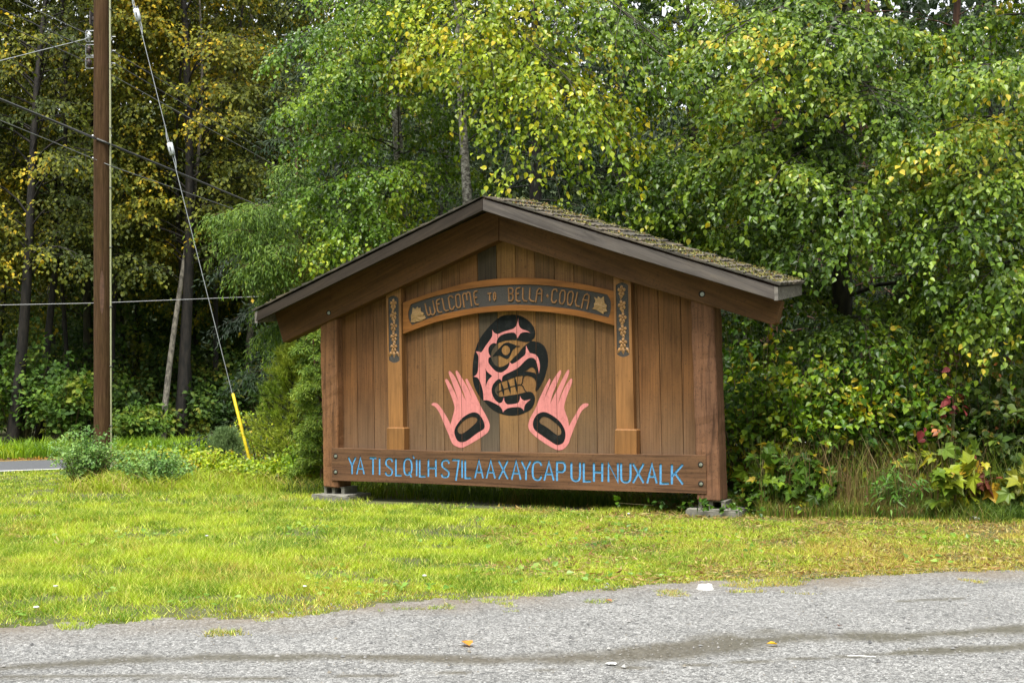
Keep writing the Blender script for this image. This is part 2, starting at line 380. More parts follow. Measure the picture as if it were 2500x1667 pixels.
# posts (rough squared timber)
def post(fl_t, fl_b, fr_t, fr_b, zt_extra, col):
    d = .155; a, b_, c, e = face(*fl_b, d), face(*fr_b, d), face(*fr_t, d), face(*fl_t, d)
    def ext(p, q, dz): return (p.x + (q.x - p.x) * (dz / (q.y - p.y)), q.y + zt_extra)
    et = Vector((e.x + (e.x - a.x) / (e.y - a.y) * zt_extra, e.y + zt_extra)); ct = Vector((c.x + (c.x - b_.x) / (c.y - b_.y) * zt_extra, c.y + zt_extra))
    bm = bmesh.new(); n = 26; ring = []
    rr = random.Random(int(fl_t[0]))
    for i in range(n + 1):
        t = i / n; L_ = a.lerp(et, t); R_ = b_.lerp(ct, t); r4 = []
        for (s, dd) in ((L_.x, d), (R_.x, d), (R_.x, d - .35), (L_.x, d - .35)):
            r4.append(bm.verts.new((s + rr.uniform(-.006, .006), -dd + rr.uniform(-.005, .005), L_.y + (R_.y - L_.y) * (0 if s == L_.x else 1))))
        ring.append(r4)
    for i in range(n):
        for k in range(4): bm.faces.new((ring[i][k], ring[i][(k + 1) % 4], ring[i + 1][(k + 1) % 4], ring[i + 1][k]))
    bm.faces.new(ring[0][::-1]); bm.faces.new(ring[-1])
    bmesh.ops.recalc_face_normals(bm, faces=bm.faces)
    bmesh.ops.bevel(bm, geom=[e_ for e_ in bm.edges if e_.calc_face_angle(0) > .8], offset=.012, segments=2, affect='EDGES')
    return bm_obj('post', bm, W_POST, sign, col)
post((781, 800), (789.4, 1187), (821, 775), (826, 1191), .22, (.205, .1, .046))
post((1686, 733), (1702, 1220), (1742, 749), (1758, 1223), .16, (.165, .083, .046))

# rafters: the heavy gable beams
def polyf(pts, d): return [face(u, v, d) for u, v in pts]
prism('rafter', polyf([(691, 836), (1217.0, 586), (1217.0, 505), (668, 755)], .2), .2, .03, W_RL, color=(.12, .058, .024), bev=.006)
ra = polyf([(1218.2, 587), (1499, 676), (1686, 732), (1885, 793), (1895, 788), (1908, 735), (1218.2, 505)], .2)
prism('rafter', ra, .2, .03, W_RR, color=(.135, .068, .031), bev=.006)
def bolt(u, v, d, r):
    p = face(u, v, d); b_ = empty('bolt', (p.x, -d, p.y), 0, sign)
    bm = bmesh.new(); bmesh.ops.create_cone(bm, cap_ends=False, segments=16, radius1=r * 1.25, radius2=r * 1.1, depth=.012, matrix=Matrix.Translation((0, .002, 0)) @ Matrix.Rotation(R(90), 4, 'X'))
    bm_obj('bolt_hole', bm, HOLE, b_)
    bm = bmesh.new(); bmesh.ops.create_cone(bm, cap_ends=True, segments=16, radius1=r * 1.2, radius2=r * 1.2, depth=.004, matrix=Matrix.Translation((0, .0, 0)) @ Matrix.Rotation(R(90), 4, 'X'))
    bm_obj('recess', bm, HOLE, b_)
    bm = bmesh.new(); bmesh.ops.create_cone(bm, cap_ends=True, segments=14, radius1=r * .78, radius2=r * .7, depth=.008, matrix=Matrix.Translation((r * .12, -.003, -r * .1)) @ Matrix.Rotation(R(90), 4, 'X'))
    bmesh.ops.create_cone(bm, cap_ends=True, segments=6, radius1=r * .4, radius2=r * .36, depth=.012, matrix=Matrix.Translation((r * .12, -.007, -r * .1)) @ Matrix.Rotation(R(90), 4, 'X'))
    bm_obj('bolt_head', bm, STEEL, b_)
bolt(802.4, 763.4, .201, .032); bolt(1713.6, 717.7, .201, .036)

# lower name beam: two planks with routed blue letters
BD = .17
jl = face(809.4, 1136, BD); jr = face(1724, 1157, BD)
up = polyf([(809.6, 1092.8), (1083.7, 1101.3), (1500, 1108.6), (1722.7, 1110.6)], BD)
lo = polyf([(809.6, 1172.5), (1081, 1182), (1280, 1192), (1500, 1198.5), (1724.6, 1205)], BD)
BLUE = flat('blue_paint', (.085, .30, .56), .8, 0, .3, 45)
gl_ = {'Y': [[(0,0),(.5,.5)],[(1,0),(.5,.5),(.5,1)]], 'A': [[(0,1),(.5,0),(1,1)],[(.2,.66),(.8,.66)]], 'T': [[(0,0),(1,0)],[(.5,0),(.5,1)]], 'I': [[(.5,0),(.5,1)]],
 'S': [[(.98,.2),(.85,.05),(.55,0),(.22,.06),(.08,.2),(.12,.36),(.5,.52),(.88,.66),(.95,.82),(.8,.96),(.5,1),(.15,.96),(.02,.8)]],
 'L': [[(0,0),(0,1),(1,1)]], 'Q': [[(.5,0),(.15,.08),(0,.3),(0,.65),(.15,.88),(.5,.95),(.85,.85),(1,.65),(1,.3),(.85,.08),(.5,0)],[(.62,.75),(.98,1.08)]],
 'H': [[(0,0),(0,1)],[(1,0),(1,1)],[(0,.5),(1,.5)]], '7': [[(0,0),(1,0),(.55,1)]], 'X': [[(0,0),(1,1)],[(1,0),(0,1)]],
 'C': [[(1,.22),(.85,.05),(.5,0),(.15,.08),(0,.3),(0,.7),(.15,.92),(.5,1),(.85,.95),(1,.78)]], 'P': [[(0,1),(0,0),(.7,0),(.95,.1),(1,.26),(.95,.42),(.7,.52),(0,.52)]],
 'U': [[(0,0),(0,.7),(.12,.92),(.5,1),(.88,.92),(1,.7),(1,0)]], 'N': [[(0,1),(0,0),(1,1),(1,0)]], 'K': [[(0,0),(0,1)],[(1,0),(0,.62)],[(.3,.45),(1,1)]], "'": [[(.2,0),(.8,.6),(.7,1)]]}
ZA = [('Y',383,480,235,425),('A',470,570,240,428),('T',608,700,243,432),('I',715,733,243,435),('S',775,872,248,440),('L',887,968,250,442),('Q',975,1075,250,446),("'",1074,1094,222,264),
      ('I',1108,1128,258,447),('L',1140,1222,260,452),('H',1233,1333,260,455),('S',1370,1475,265,460),('7',1488,1577,265,495),('I',1592,1612,265,467),('L',1625,1708,267,470),
      ('A',1727,1835,268,470),('A',1850,1962,270,472),('X',1980,2098,272,478),('A',2118,2235,275,485),('Y',2222,2340,275,487)]
ZB = [('C',72,178,262,455),('A',185,300,265,460),('P',312,412,268,464),('U',455,560,270,466),('L',577,668,272,470),('H',678,780,275,472),('N',822,935,278,475),('U',947,1060,278,480),
      ('X',1065,1190,282,485),('A',1205,1320,285,488),('L',1338,1440,285,492),('K',1450,1578,290,498)]
def ribbon(pts, w, d0, d1, bm, taper=None):        # a stroke of width w as a solid with mitred joints
    P = [Vector(p) for p in pts]; m = len(P); closed = (P[0] - P[-1]).length < 1e-4 and m > 3
    if closed: P = P[:-1]; m -= 1
    Lf, Rt = [], []
    for i in range(m):
        a = P[i] - P[i - 1] if (i > 0 or closed) else P[1] - P[0]
        b_ = P[(i + 1) % m] - P[i] if (i < m - 1 or closed) else P[-1] - P[-2]
        a = a.normalized(); b_ = b_.normalized(); t = (a + b_).normalized(); n = Vector((-t.y, t.x))
        c = max(.45, n.dot(Vector((-a.y, a.x)))); ww = w * .5 * (taper[i] if taper else 1) / c
        p = P[i]
        if not closed and i == 0: p = p - a * w * .12
        if not closed and i == m - 1: p = p + b_ * w * .12
        Lf.append(p + n * ww); Rt.append(p - n * ww)
    q = [[bm.verts.new((p.x, -d, p.y)) for p in S] for d in (d0, d1) for S in (Lf, Rt)]
    rngi = range(m if closed else m - 1)
    for i in rngi:
        j = (i + 1) % m
        bm.faces.new((q[0][i], q[0][j], q[1][j], q[1][i])); bm.faces.new((q[2][i], q[3][i], q[3][j], q[2][j]))
        bm.faces.new((q[0][i], q[2][i], q[2][j], q[0][j])); bm.faces.new((q[1][i], q[1][j], q[3][j], q[3][i]))
    if not closed:
        for k in (0, m - 1): bm.faces.new((q[0][k], q[1][k], q[3][k], q[2][k]))
    return bm
cut = bmesh.new(); letters = []
for tab, ox, oy, sc, sw in ((ZA, 760, 1060, 4.3556, 20.5), (ZB, 1280, 1060, 4.055, 20.0)):
    for ch, x0, x1, y0, y1 in tab:
        strokes = []
        if ch == 'I': x0 = x1 = (x0 + x1) / 2
        h = sw * .5 if ch not in "I'" else 0
        for st in gl_[ch]:
            st2 = [(x0 + h + (x1 - x0 - 2 * h) * a, y0 + sw * .35 + (y1 - y0 - sw * .7) * b_) for a, b_ in st]
            if ch in 'SCQUP': 
                keep_end = st2[-1]; closed = st2[0] == st2[-1]
                if len(st2) > 4 and ch != 'P': st2 = [tuple(p) for p in spline(st2[:-1] if closed else st2, closed, 3)]; st2 = st2 + [st2[0]] if closed else st2
            strokes.append([face(ox + x / sc, oy + y / sc, BD) for x, y in st2])
        w = sw / sc * .0066 * (.82 if ch == "'" else 1)
        bm = bmesh.new()
        for s in strokes:
            ribbon(s, w, BD + .02, BD - .014, cut); ribbon(s, w * .995, BD - .0105, BD - .020, bm)
        letters.append((ch, bm))
cutme = bpy.data.meshes.new('cut'); bmesh.ops.recalc_face_normals(cut, faces=cut.faces); cut.to_mesh(cutme); cut.free()
cuto = bpy.data.objects.new('cut', cutme); COL.objects.link(cuto); cuto.parent = sign
for poly, col in ((up[::-1] + [jl + Vector((0, .0012)), jr + Vector((0, .0012))], (.125, .066, .034)), (lo + [jr - Vector((0, .0012)), jl - Vector((0, .0012))], (.13, .067, .035))):
    o = prism('plank', poly, BD, BD - .13, W_H, color=col, bev=.003)
    md = o.modifiers.new('b', 'BOOLEAN'); md.object = cuto; md.operation = 'DIFFERENCE'; md.solver = 'EXACT'; md.use_self = True
    bpy.context.view_layer.update()
    me = bpy.data.meshes.new_from_object(o.evaluated_get(bpy.context.evaluated_depsgraph_get()))
    o.modifiers.clear(); old = o.data; o.data = me
    if not me.materials: me.materials.append(W_H)
bpy.data.objects.remove(cuto)
for ch, bm in letters: bm_obj('letter', bm, BLUE, sign)
for u, v in ((760 + 258 / 4.3556, 1060 + 230 / 4.3556), (760 + 257 / 4.3556, 1060 + 398 / 4.3556), (1280 + 1745 / 4.055, 1060 + 298 / 4.055), (1280 + 1748 / 4.055, 1060 + 488 / 4.055)):
    bolt(u, v, BD + .0015, .03)

# pilasters with carved flowers
def carved_flower(bm, cx, cz, rx, rz, d, rot=0):
    c = bm.verts.new((cx, -(d + .016), cz))
    for k in range(5):
        a = rot + 2 * math.pi * k / 5 + math.pi / 2; q = []
        for da, rr, dd in ((-.62, .55, .006), (-.36, .95, .008), (0, 1.06, .007), (.36, .95, .010), (.62, .55, .008)):
            q.append(bm.verts.new((cx + math.cos(a + da) * rx * rr, -(d + dd), cz + math.sin(a + da) * rz * rr)))
        m_ = bm.verts.new((cx + math.cos(a) * rx * .55, -(d + .018 + .003 * (k % 2)), cz + math.sin(a) * rz * .55)); i0 = bm.verts.new((cx + math.cos(a) * rx * .12, -(d + .004), cz + math.sin(a) * rz * .12))
        q = [i0] + q
        for i in range(6): bm.faces.new((m_, q[i], q[(i + 1) % 6]))
    bmesh.ops.create_uvsphere(bm, u_segments=8, v_segments=5, radius=rx * .26, matrix=Matrix.Translation((cx, -(d + .013), cz)) @ Matrix.Diagonal((1, .7, 1.1, 1)))
def leaf_carve(bm, cx, cz, L_, w, ang, d):
    ax = Vector((math.cos(ang), math.sin(ang))); pr = Vector((-ax.y, ax.x)); c = Vector((cx, cz))
    pts = [c, c + ax * L_ * .3 + pr * w, c + ax * L_ * .6 + pr * w * .8, c + ax * L_, c + ax * L_ * .6 - pr * w * .8, c + ax * L_ * .3 - pr * w]
    v = [bm.verts.new((p.x, -(d + .002), p.y)) for p in pts]; m_ = bm.verts.new(((c + ax * L_ * .45).x, -(d + .02), (c + ax * L_ * .45).y))
    for i in range(6): bm.faces.new((m_, v[i], v[(i + 1) % 6]))
def pilaster(fr, pan, base, flowers, zm, side, col):
    d = .115
    P = polyf(fr, d); hole = polyf(pan, d)
    root = prism('pilaster', P, d, d - .014, W_CARVE, color=col, holes=[hole], bev=0)
    prism('shaft', P, d - .0145, -.02, W_CARVE, root, color=tuple(c * .8 for c in col), bev=0)
    c_ = sum(hole, Vector((0, 0))) / len(hole); hp = [c_ + (p - c_) * .999 for p in hole]
    prism('panel', hp, d - .010, d - .0140, DARKPANEL, root, bev=0)
    bm = bmesh.new()
    for k, (u, v) in enumerate(flowers):
        p = face(u, v, d); fb = bmesh.new(); carved_flower(fb, p.x, p.y, .055, .068, d - .010, (.0, .3, -.2, .15, 0)[k])
        leaf_carve(fb, p.x, p.y - .045, .075, .022, -math.pi / 2 + (.2 if k % 2 else -.25), d - .011)
        if k == len(flowers) - 1:
            for aa in (-.5, 0, .5): leaf_carve(fb, p.x + aa * .07, p.y - .05, .1, .024, -math.pi / 2 + aa, d - .012)
        bm_obj('flower', fb, W_CARVE, root, (.36, .2, .085))
    # plinth with a chamfered top
    d2 = .15; q = polyf(base, d2); bm = bmesh.new(); ch = .016
    s0, s1, z0, z1 = q[0].x, q[1].x, q[0].y, q[2].y
    lv = [[bm.verts.new(p) for p in ((s0 + i, -(d2 - i), z), (s1 - i, -(d2 - i), z), (s1 - i, .0, z), (s0 + i, .0, z))] for i, z in ((0, z0), (0, z1 - ch), (ch, z1))]
    for a, b_ in zip(lv, lv[1:]):
        for k in range(4): bm.faces.new((a[k], a[(k + 1) % 4], b_[(k + 1) % 4], b_[k]))
    bm.faces.new(lv[2]); bm_obj('plinth', bm, W_CARVE, root, tuple(c * .82 for c in col))
def zz(ox, oy, sc): return lambda *pts: [(ox + x / sc, oy + y / sc) + tuple(r) for x, y, *r in pts]
zl = zz(930, 700, 7.84); z8 = zz(1460, 660, 3.408)
def arcpanel(x0t, x1t, yt, x0b, x1b, yb, rise):
    return [(x0b, yb - rise), (x0b + (x1b - x0b) * .18, yb - rise * .4), (x0b + (x1b - x0b) * .5, yb), (x0b + (x1b - x0b) * .82, yb - rise * .4), (x1b, yb - rise),
            (x1t, yt + rise), (x0t + (x1t - x0t) * .82, yt + rise * .4), (x0t + (x1t - x0t) * .5, yt), (x0t + (x1t - x0t) * .18, yt + rise * .4), (x0t, yt + rise)]
pilaster([(949.5, 1046), (983.8, 1046), (977.5, 680), (942.5, 700)], zl(*arcpanel(138, 335, 168, 152, 358, 1458, 50)),
         [(944.3, 1097), (986.7, 1097), (986.2, 1043)], zl((235, 330), (235, 550), (240, 755), (245, 960), (245, 1160)), 0, 1, (.255, .125, .046))
pilaster([(1505.5, 1050), (1548, 1050), (1539, 668), (1497, 655)], z8(*arcpanel(147, 250, 100, 157, 262, 722, 24)),
         [(1501, 1108), (1554, 1108), (1553, 1047.5)], z8((195, 170), (198, 290), (203, 395), (205, 497), (208, 605)), 0, 1, (.25, .122, .046))

# arch with raised lettering
z6 = zz(930, 660, 3.856); AD = .085
ot = z6((207, 305), (370, 245), (700, 145), (900, 103), (1090, 80), (1280, 68), (1450, 73), (1600, 85), (1900, 130), (2199, 196))
ob = z6((2199, 519), (1900, 440), (1600, 395), (1450, 383), (1280, 378), (1100, 385), (950, 398), (800, 420), (500, 490), (207, 597))
outer = [face(*p, AD) for p in [tuple(q) for q in spline(ot, False, 4)] + [tuple(q) for q in spline(ob, False, 4)]]
inn = spline(z6((280, 318, 1), (500, 245), (800, 178), (1050, 147), (1280, 133), (1500, 137), (1800, 167), (2050, 210), (2130, 228, 1), (2162, 290), (2162, 380), (2143, 443, 1), (1900, 385), (1700, 352), (1480, 332), (1280, 325), (1100, 332), (900, 352), (700, 385), (500, 435), (290, 516, 1), (264, 470), (255, 400)), True, 4)
inn = [face(*p, AD) for p in inn]
arch = prism('arch', outer, AD, AD - .018, W_CARVEH, color=(.27, .108, .028), holes=[inn], bev=0)
prism('arch_back', outer, AD - .0185, -.01, W_CARVEH, arch, color=(.25, .12, .05), bev=0)
c_ = sum(inn, Vector((0, 0))) / len(inn); prism('panel', [c_ + (p - c_) * .9995 for p in inn], AD - .013, AD - .018, DARKPANEL, arch, bev=0)
LA = [[[(520,460),(555,640),(580,715),(615,715),(640,680)],[(690,395),(725,560),(742,640),(720,695),(680,710),(650,690),(620,540)]],
 [[(850,360),(790,380),(772,430),(800,620),(830,655),(895,645)],[(785,480),(835,465)]], [[(895,345),(945,590),(975,622),(1040,608)]],
 [[(1132,335),(1110,295),(1065,295),(1035,340),(1070,560),(1100,592),(1140,582),(1165,520)]], [[(1195,300),(1215,270),(1255,255),(1290,285),(1310,480),(1295,540),(1250,556),(1215,520),(1195,300)]],
 [[(1385,545),(1350,280),(1375,238),(1420,235),(1440,290),(1450,385)],[(1435,255),(1465,210),(1505,222),(1520,280),(1550,520)]], [[(1675,185),(1620,192),(1595,240),(1620,450),(1650,482),(1702,480)],[(1605,340),(1660,320)]],
 [[(1905,242),(1982,230)],[(1945,240),(1950,395)]], [[(2035,240),(2055,220),(2075,240),(2080,350),(2055,385),(2035,350),(2035,240)]]]
LB = [[[(150,165),(160,385),(205,385),(230,350),(230,290),(200,265),(155,265)],[(150,165),(210,165),(232,200),(225,245),(200,265)]], [[(357,160),(300,167),(282,200),(285,370),(310,392),(357,392)],[(285,265),(330,262)]],
 [[(402,160),(400,350),(425,387),(475,390)]], [[(525,160),(515,350),(545,387),(600,394)]], [[(625,412),(650,220),(675,178),(705,172),(732,210),(725,400)],[(650,265),(720,262)]],
 [[(1000,225),(985,187),(945,187),(915,220),(900,370),(920,415),(960,417),(990,375)]], [[(1050,260),(1075,208),(1118,205),(1140,240),(1125,390),(1095,440),(1055,435),(1040,390),(1050,260)]],
 [[(1185,280),(1215,228),(1253,225),(1280,265),(1260,410),(1230,460),(1190,452),(1178,400),(1185,280)]], [[(1352,235),(1315,410),(1330,470),(1388,485)]], [[(1420,517),(1455,350),(1480,288),(1518,267),(1555,300),(1545,400),(1515,532)],[(1465,370),(1535,380)]]]
CARV = (.27, .14, .06)
for tab, ox, oy, sc in ((LA, 980, 690, 9.046), (LB, 1220, 680, 7.127)):
    for gl2 in tab:
        bm = bmesh.new()
        for st in gl2: ribbon([face(ox + x / sc, oy + y / sc, AD) for x, y in st], .0175, AD + .001, AD - .0135, bm)
        bm_obj('letter', bm, W_CARVEH, arch, CARV)
dm = [face(1220 + x / 7.127, 680 + y / 7.127, AD) for x, y in ((825, 262), (848, 300), (825, 342), (798, 300))]
bm = bmesh.new(); v4 = [bm.verts.new((p.x, -(AD - .0125), p.y)) for p in dm]; c5 = bm.verts.new((dm[0].x, -(AD + .004), (dm[1].y + dm[3].y) / 2))
for i in range(4): bm.faces.new((v4[i], v4[(i + 1) % 4], c5))
bm_obj('diamond', bm, W_CARVEH, arch, CARV)
for pts, (ox, oy, sc), cc in (([(245,545),(300,585),(350,525),(378,580),(415,540),(425,640),(480,660),(490,690),(465,735),(510,720),(530,785),(440,840),(330,862),(290,880),(200,870),(215,800),(205,740),(235,660)], (980, 690, 9.046), (330, 745)),
                       ([(1640,320),(1695,352),(1710,310),(1755,348),(1810,310),(1820,420),(1865,470),(1850,520),(1868,572),(1810,582),(1800,620),(1740,580),(1680,545),(1605,525),(1642,490),(1640,440),(1665,390)], (1220, 680, 7.127), (1750, 470))):
    P = [face(ox + x / sc, oy + y / sc, AD) for x, y in pts]; c = face(ox + cc[0] / sc, oy + cc[1] / sc, AD)
    bm = bmesh.new(); bv = [bm.verts.new((p.x, -(AD - .013), p.y)) for p in P]; fv = [bm.verts.new((p.x, -(AD - .002), p.y)) for p in P]
    mv = [bm.verts.new((c.x + (p.x - c.x) * .55, -(AD + (.006 if i % 2 else -.003)), c.y + (p.y - c.y) * .55)) for i, p in enumerate(P)]; cv = bm.verts.new((c.x, -(AD + .008), c.y))
    for i in range(len(P)):
        j = (i + 1) % len(P); bm.faces.new((bv[i], bv[j], fv[j], fv[i])); bm.faces.new((fv[i], fv[j], mv[j], mv[i])); bm.faces.new((mv[i], mv[j], cv))
    bm_obj('carved_leaf', bm, W_CARVEH, arch, (.4, .25, .11))

# painted figure: thin coats of paint, split at the plank seams
def paint(name, loops, d, m, label=None):
    pts = [[face(u, v, d) for u, v in lp] for lp in loops]; flatp = sum(pts, [])
    bm = bmesh.new(); vs_ = [bm.verts.new((p.x, -d, p.y)) for p in flatp]
    for t in tessellate_polygon([[Vector((p.x, p.y, 0)) for p in lp] for lp in pts]):
        try: bm.faces.new([vs_[i] for i in t])
        except ValueError: pass
    xs = [p.x for p in flatp]
    for i in range(len(SL)):
        a, b_ = SL[i]
        if min(xs) - .05 < (a.x + b_.x) / 2 < max(xs) + .05:
            t = Vector((a.x - b_.x, 0, a.y - b_.y)).normalized(); n = Vector((t.z, 0, -t.x))
            for sg in (-1, 1):
                bmesh.ops.bisect_plane(bm, geom=bm.verts[:] + bm.edges[:] + bm.faces[:], plane_co=Vector((b_.x, 0, b_.y)) + n * (.003 * sg), plane_no=n)
            dele = [f for f in bm.faces if abs((f.calc_center_median() - Vector((b_.x, 0, b_.y))).dot(n)) < .0029]
            bmesh.ops.delete(bm, geom=dele, context='FACES')
    for f in bm.faces:
        if f.normal.y > 0: f.normal_flip()
    me = bpy.data.meshes.new(name); bm.to_mesh(me); bm.free()
    o = link(name, me, m, sign)
    if label: o['label'] = label
    return o
def paintmat(name, col, worn):
    m, nt, b = mat(name); L = nt.links
    tc = nd(nt, 'ShaderNodeTexCoord'); mp = nd(nt, 'ShaderNodeMapping'); mp.inputs['Scale'].default_value = (40, 40, 2.5); L.new(tc.outputs['Object'], mp.inputs[0])
    n = nd(nt, 'ShaderNodeTexNoise', Scale=1.0, Detail=6.0, Roughness=.65); L.new(mp.outputs[0], n.inputs['Vector'])
    n2 = nd(nt, 'ShaderNodeTexNoise', Scale=9.0, Detail=6.0, Roughness=.7); L.new(tc.outputs['Object'], n2.inputs['Vector'])
    c = ramp(nt, n.outputs['Fac'], [(.3, tuple(x * .8 for x in col)), (.6, col), (.8, tuple(min(1, x * 1.2 + .006) for x in col))])
    w = ramp(nt, n2.outputs['Fac'], [(.52, (0, 0, 0)), (.72, (.7, .7, .7))]); c = mixc(nt, w, c, worn)
    L.new(c, b.inputs['Base Color']); b.inputs['Roughness'].default_value = .8; b.inputs['Specular IOR Level'].default_value = .12; bump(nt, b, n.outputs['Fac'], .3, .003); return m
PINK = paintmat('pink_paint', (.60, .22, .205), (.32, .11, .10)); BLACK = paintmat('black_paint', (.0085, .0105, .010), (.03, .032, .03))
ha = lambda pts, n=5: [tuple((1140 + p.x / 11.2, 760 + p.y / 11.2)) for p in spline(pts, True, n)]
D = 1344
b_out = [(860,185),(1000,115),(1150,93),(1400,105),(1620,205),(1790,370),(1865,560),(1845,710),(1760,808,1),(1850,818),(2000,860),(2120,960),(2190,1120),(2220,1300),(2210,1480),(2190,1564),(2130,1794),(2040,1984),(1950,2134),(1885,2189,1),(1872,2150),(1890,1984),(1870,1884),(1800,1809),(1700,1766),(1560,1756),(1400,1774),(1250,1824),(1100,1884),(960,1929),(860,1984),(790,2064),(762,2144),(790,2244),(860,2314),(950,2329),(1200,2289),(1400,2259),(1600,2209),(1700,2194),(1790,2224),(1850,2324),(1860,2424),(1820,2564),(1730,2684),(1560,2779),(1380,2834),(1200,2849),(1000,2819),(800,2744),(640,2634),(480,2464),(360,2344),(230,2124),(165,1904),(150,1694),(158,1480),(190,1220),(240,1020),(330,790),(480,570),(650,370)]
eye_h = [(850,872),(750,960),(680,1080),(655,1190),(670,1300),(720,1410),(800,1490),(900,1517),(1000,1495),(1150,1400),(1300,1240),(1400,1150),(1500,1020),(1600,920),(1725,828,1),(1600,837),(1450,808),(1250,785),(1050,805)]
eye_b = [(690,1245,1),(780,1120),(900,990),(1000,890),(1110,852),(1250,890),(1350,930),(1455,950,1),(1430,970),(1340,985),(1240,1080),(1190,1200),(1130,1285),(1070,1295),(980,1255),(900,1215),(800,1212)]
pupil = [(1062 + 112 * math.cos(a), 1062 + 132 * math.sin(a)) for a in np.linspace(0, 2 * math.pi, 17)[:-1]]
beak = [(1520,1641,1),(1620,1624),(1700,1559),(1780,1527),(1850,1574),(1880,1654),(1888,1734,1),(1860,1689),(1780,1664),(1640,1644)]
paint('painted_head', [ha(b_out), ha(eye_h), ha(beak)], .0030, BLACK)
paint('painted_eye', [ha(eye_b), ha(pupil, 2)], .0032, BLACK)
pk = [(240,1100,1),(330,1098),(380,1120),(430,1070),(500,960),(600,820),(680,700),(697,600),(688,500,1),(740,575),(800,610),(860,615),(1000,555),(1150,510),(1270,470),(1350,385),(1385,270),(1407,178,1),(1410,300),(1440,420),(1520,490),(1640,530),(1738,590,1),(1640,568),(1540,572),(1460,610),(1410,690),(1388,745,1),(1360,670),(1310,595),(1230,578),(1080,600),(940,650),(860,720),(820,800),(805,885,1),(740,865),(660,900),(600,980),(585,1060),(600,1150),(650,1240,1),(600,1270),(582,1340),(600,1420),(700,1550),(790,1634),(870,1666),(960,1662),(1080,1584),(1150,1484),(1170,1375,1),(1200,1415),(1250,1430),(1370,1365),(1500,1260),(1590,1180),(1612,1050),(1615,930,1),(1660,1030),(1720,1130),(1800,1155),(1880,1185),(1940,1260),(1980,1380),(1995,1500),(1985,1600),(1968,1704,1),(1950,1580),(1900,1380),(1860,1310),(1780,1268),(1690,1280),(1590,1350),(1400,1540),(1250,1624),(1040,1729),(970,1794),(950,1919,1),(930,1874),(880,1844),(800,1894),(710,2004),(675,2144),(690,2264),(760,2404),(860,2494),(920,2499),(975,2454),(1012,2344,1),(1025,2444),(1080,2524),(1150,2542),(1280,2529),(1400,2494),(1445,2404),(1452,2309,1),(1490,2384),(1560,2434),(1640,2424),(1745,2399,1),(1640,2494),(1580,2574),(1553,2722,1),(1520,2664),(1430,2616),(1280,2619),(1120,2644),(1020,2714),(982,2762,1),(968,2694),(900,2594),(800,2534),(650,2459),(550,2429),(455,2426,1),(450,2294),(430,2144),(370,1954),(310,1834),(260,1799),(175,1782,1),(240,1744),(290,1664),(310,1494),(315,1264),(290,1170)]
dia = [(498,1539,1),(550,1644),(690,1764,1),(580,1884),(510,2054,1),(515,1844),(512,1644)]
paint('painted_face', [ha(pk), ha(dia)], .0042, PINK)
teeth = []
for a, b_, c in (((930, 610), (980, 800), (1005, 965)), ((1110, 545), (1157, 740), (1195, 930)), ((1303, 465), (1346, 690), (1370, 900))):
    teeth.append(spline([(a[0] - 10, a[1]), (b_[0] - 36, b_[1] - 8), (c[0], c[1], 1), (b_[0] + 34, b_[1] + 2), (a[0] + 12, a[1])], True, 4))
def rib2(pts, w):
    P = [Vector(p) for p in pts]; Lf, Rt = [], []
    for i in range(len(P)):
        t = (P[min(i + 1, len(P) - 1)] - P[max(i - 1, 0)]).normalized(); n = Vector((-t.y, t.x)); Lf.append(P[i] + n * w); Rt.append(P[i] - n * w)
    return Lf + Rt[::-1]
teeth.append(rib2([(815, 860), (890, 842), (975, 800), (1060, 772), (1130, 752), (1200, 716), (1300, 696), (1360, 672), (1480, 660)], 13))
teeth.append(rib2([(1600, 400), (1550, 425), (1530, 480), (1515, 600), (1480, 665), (1530, 700), (1570, 790), (1635, 875)], 13))
for k, tp in enumerate(teeth):
    paint('tooth_line', [[(1140 + p[0] / 11.2, 880 + p[1] / 11.2) for p in tp]], .0034 + k * .0002, BLACK)
hl = [(165,690),(200,665),(260,672),(310,720),(380,820),(450,940),(497,1040,1),(520,960),(560,810),(565,720),(520,570),(460,420),(410,300),(405,265),(425,250),(455,270),(520,380),(580,500),(632,632,1),(600,520),(540,350),(480,190),(465,130),(480,110),(510,130),(580,220),(660,390),(720,540),(768,632,1),(720,480),(640,290),(595,170),(588,120),(602,102),(630,125),(720,270),(810,430),(875,595,1),(840,480),(790,360),(760,290),(758,260),(775,248),(800,265),(870,400),(960,580),(1040,750),(1120,890),(1175,1020),(1180,1090),(1150,1170),(1080,1230),(960,1310),(800,1400),(700,1445),(620,1430),(530,1370),(460,1200),(390,1040),(330,890),(270,780),(220,725),(180,708)]
ol = [(600,1060),(690,940),(800,860),(900,828),(980,850),(1040,920),(1080,1000),(1092,1080),(1060,1130),(960,1190),(800,1310),(700,1347),(620,1320),(575,1230),(565,1150)]
il = [(625,1100),(680,1020),(780,940),(880,907),(950,925),(965,965),(930,1020),(830,1110),(720,1190),(660,1200),(625,1160)]
hr = [(1190,690),(1160,672),(1090,685),(1020,760),(960,870),(900,970),(852,1070,1),(830,950),(790,840),(765,740),(790,620),(830,500),(890,350),(907,270),(895,242),(865,260),(790,370),(720,520),(660,690,1),(690,560),(760,380),(830,210),(855,120),(842,90),(815,110),(740,240),(640,440),(570,580),(525,678,1),(560,530),(640,330),(700,180),(713,120),(703,97),(670,120),(590,240),(500,410),(415,610,1),(450,500),(500,370),(525,290),(520,248),(500,260),(430,390),(340,580),(270,750),(180,920),(145,1020),(145,1100),(190,1180),(310,1285),(480,1400),(620,1475),(700,1485),(770,1455),(840,1370),(890,1230),(980,1000),(1050,840),(1110,765),(1170,725)]
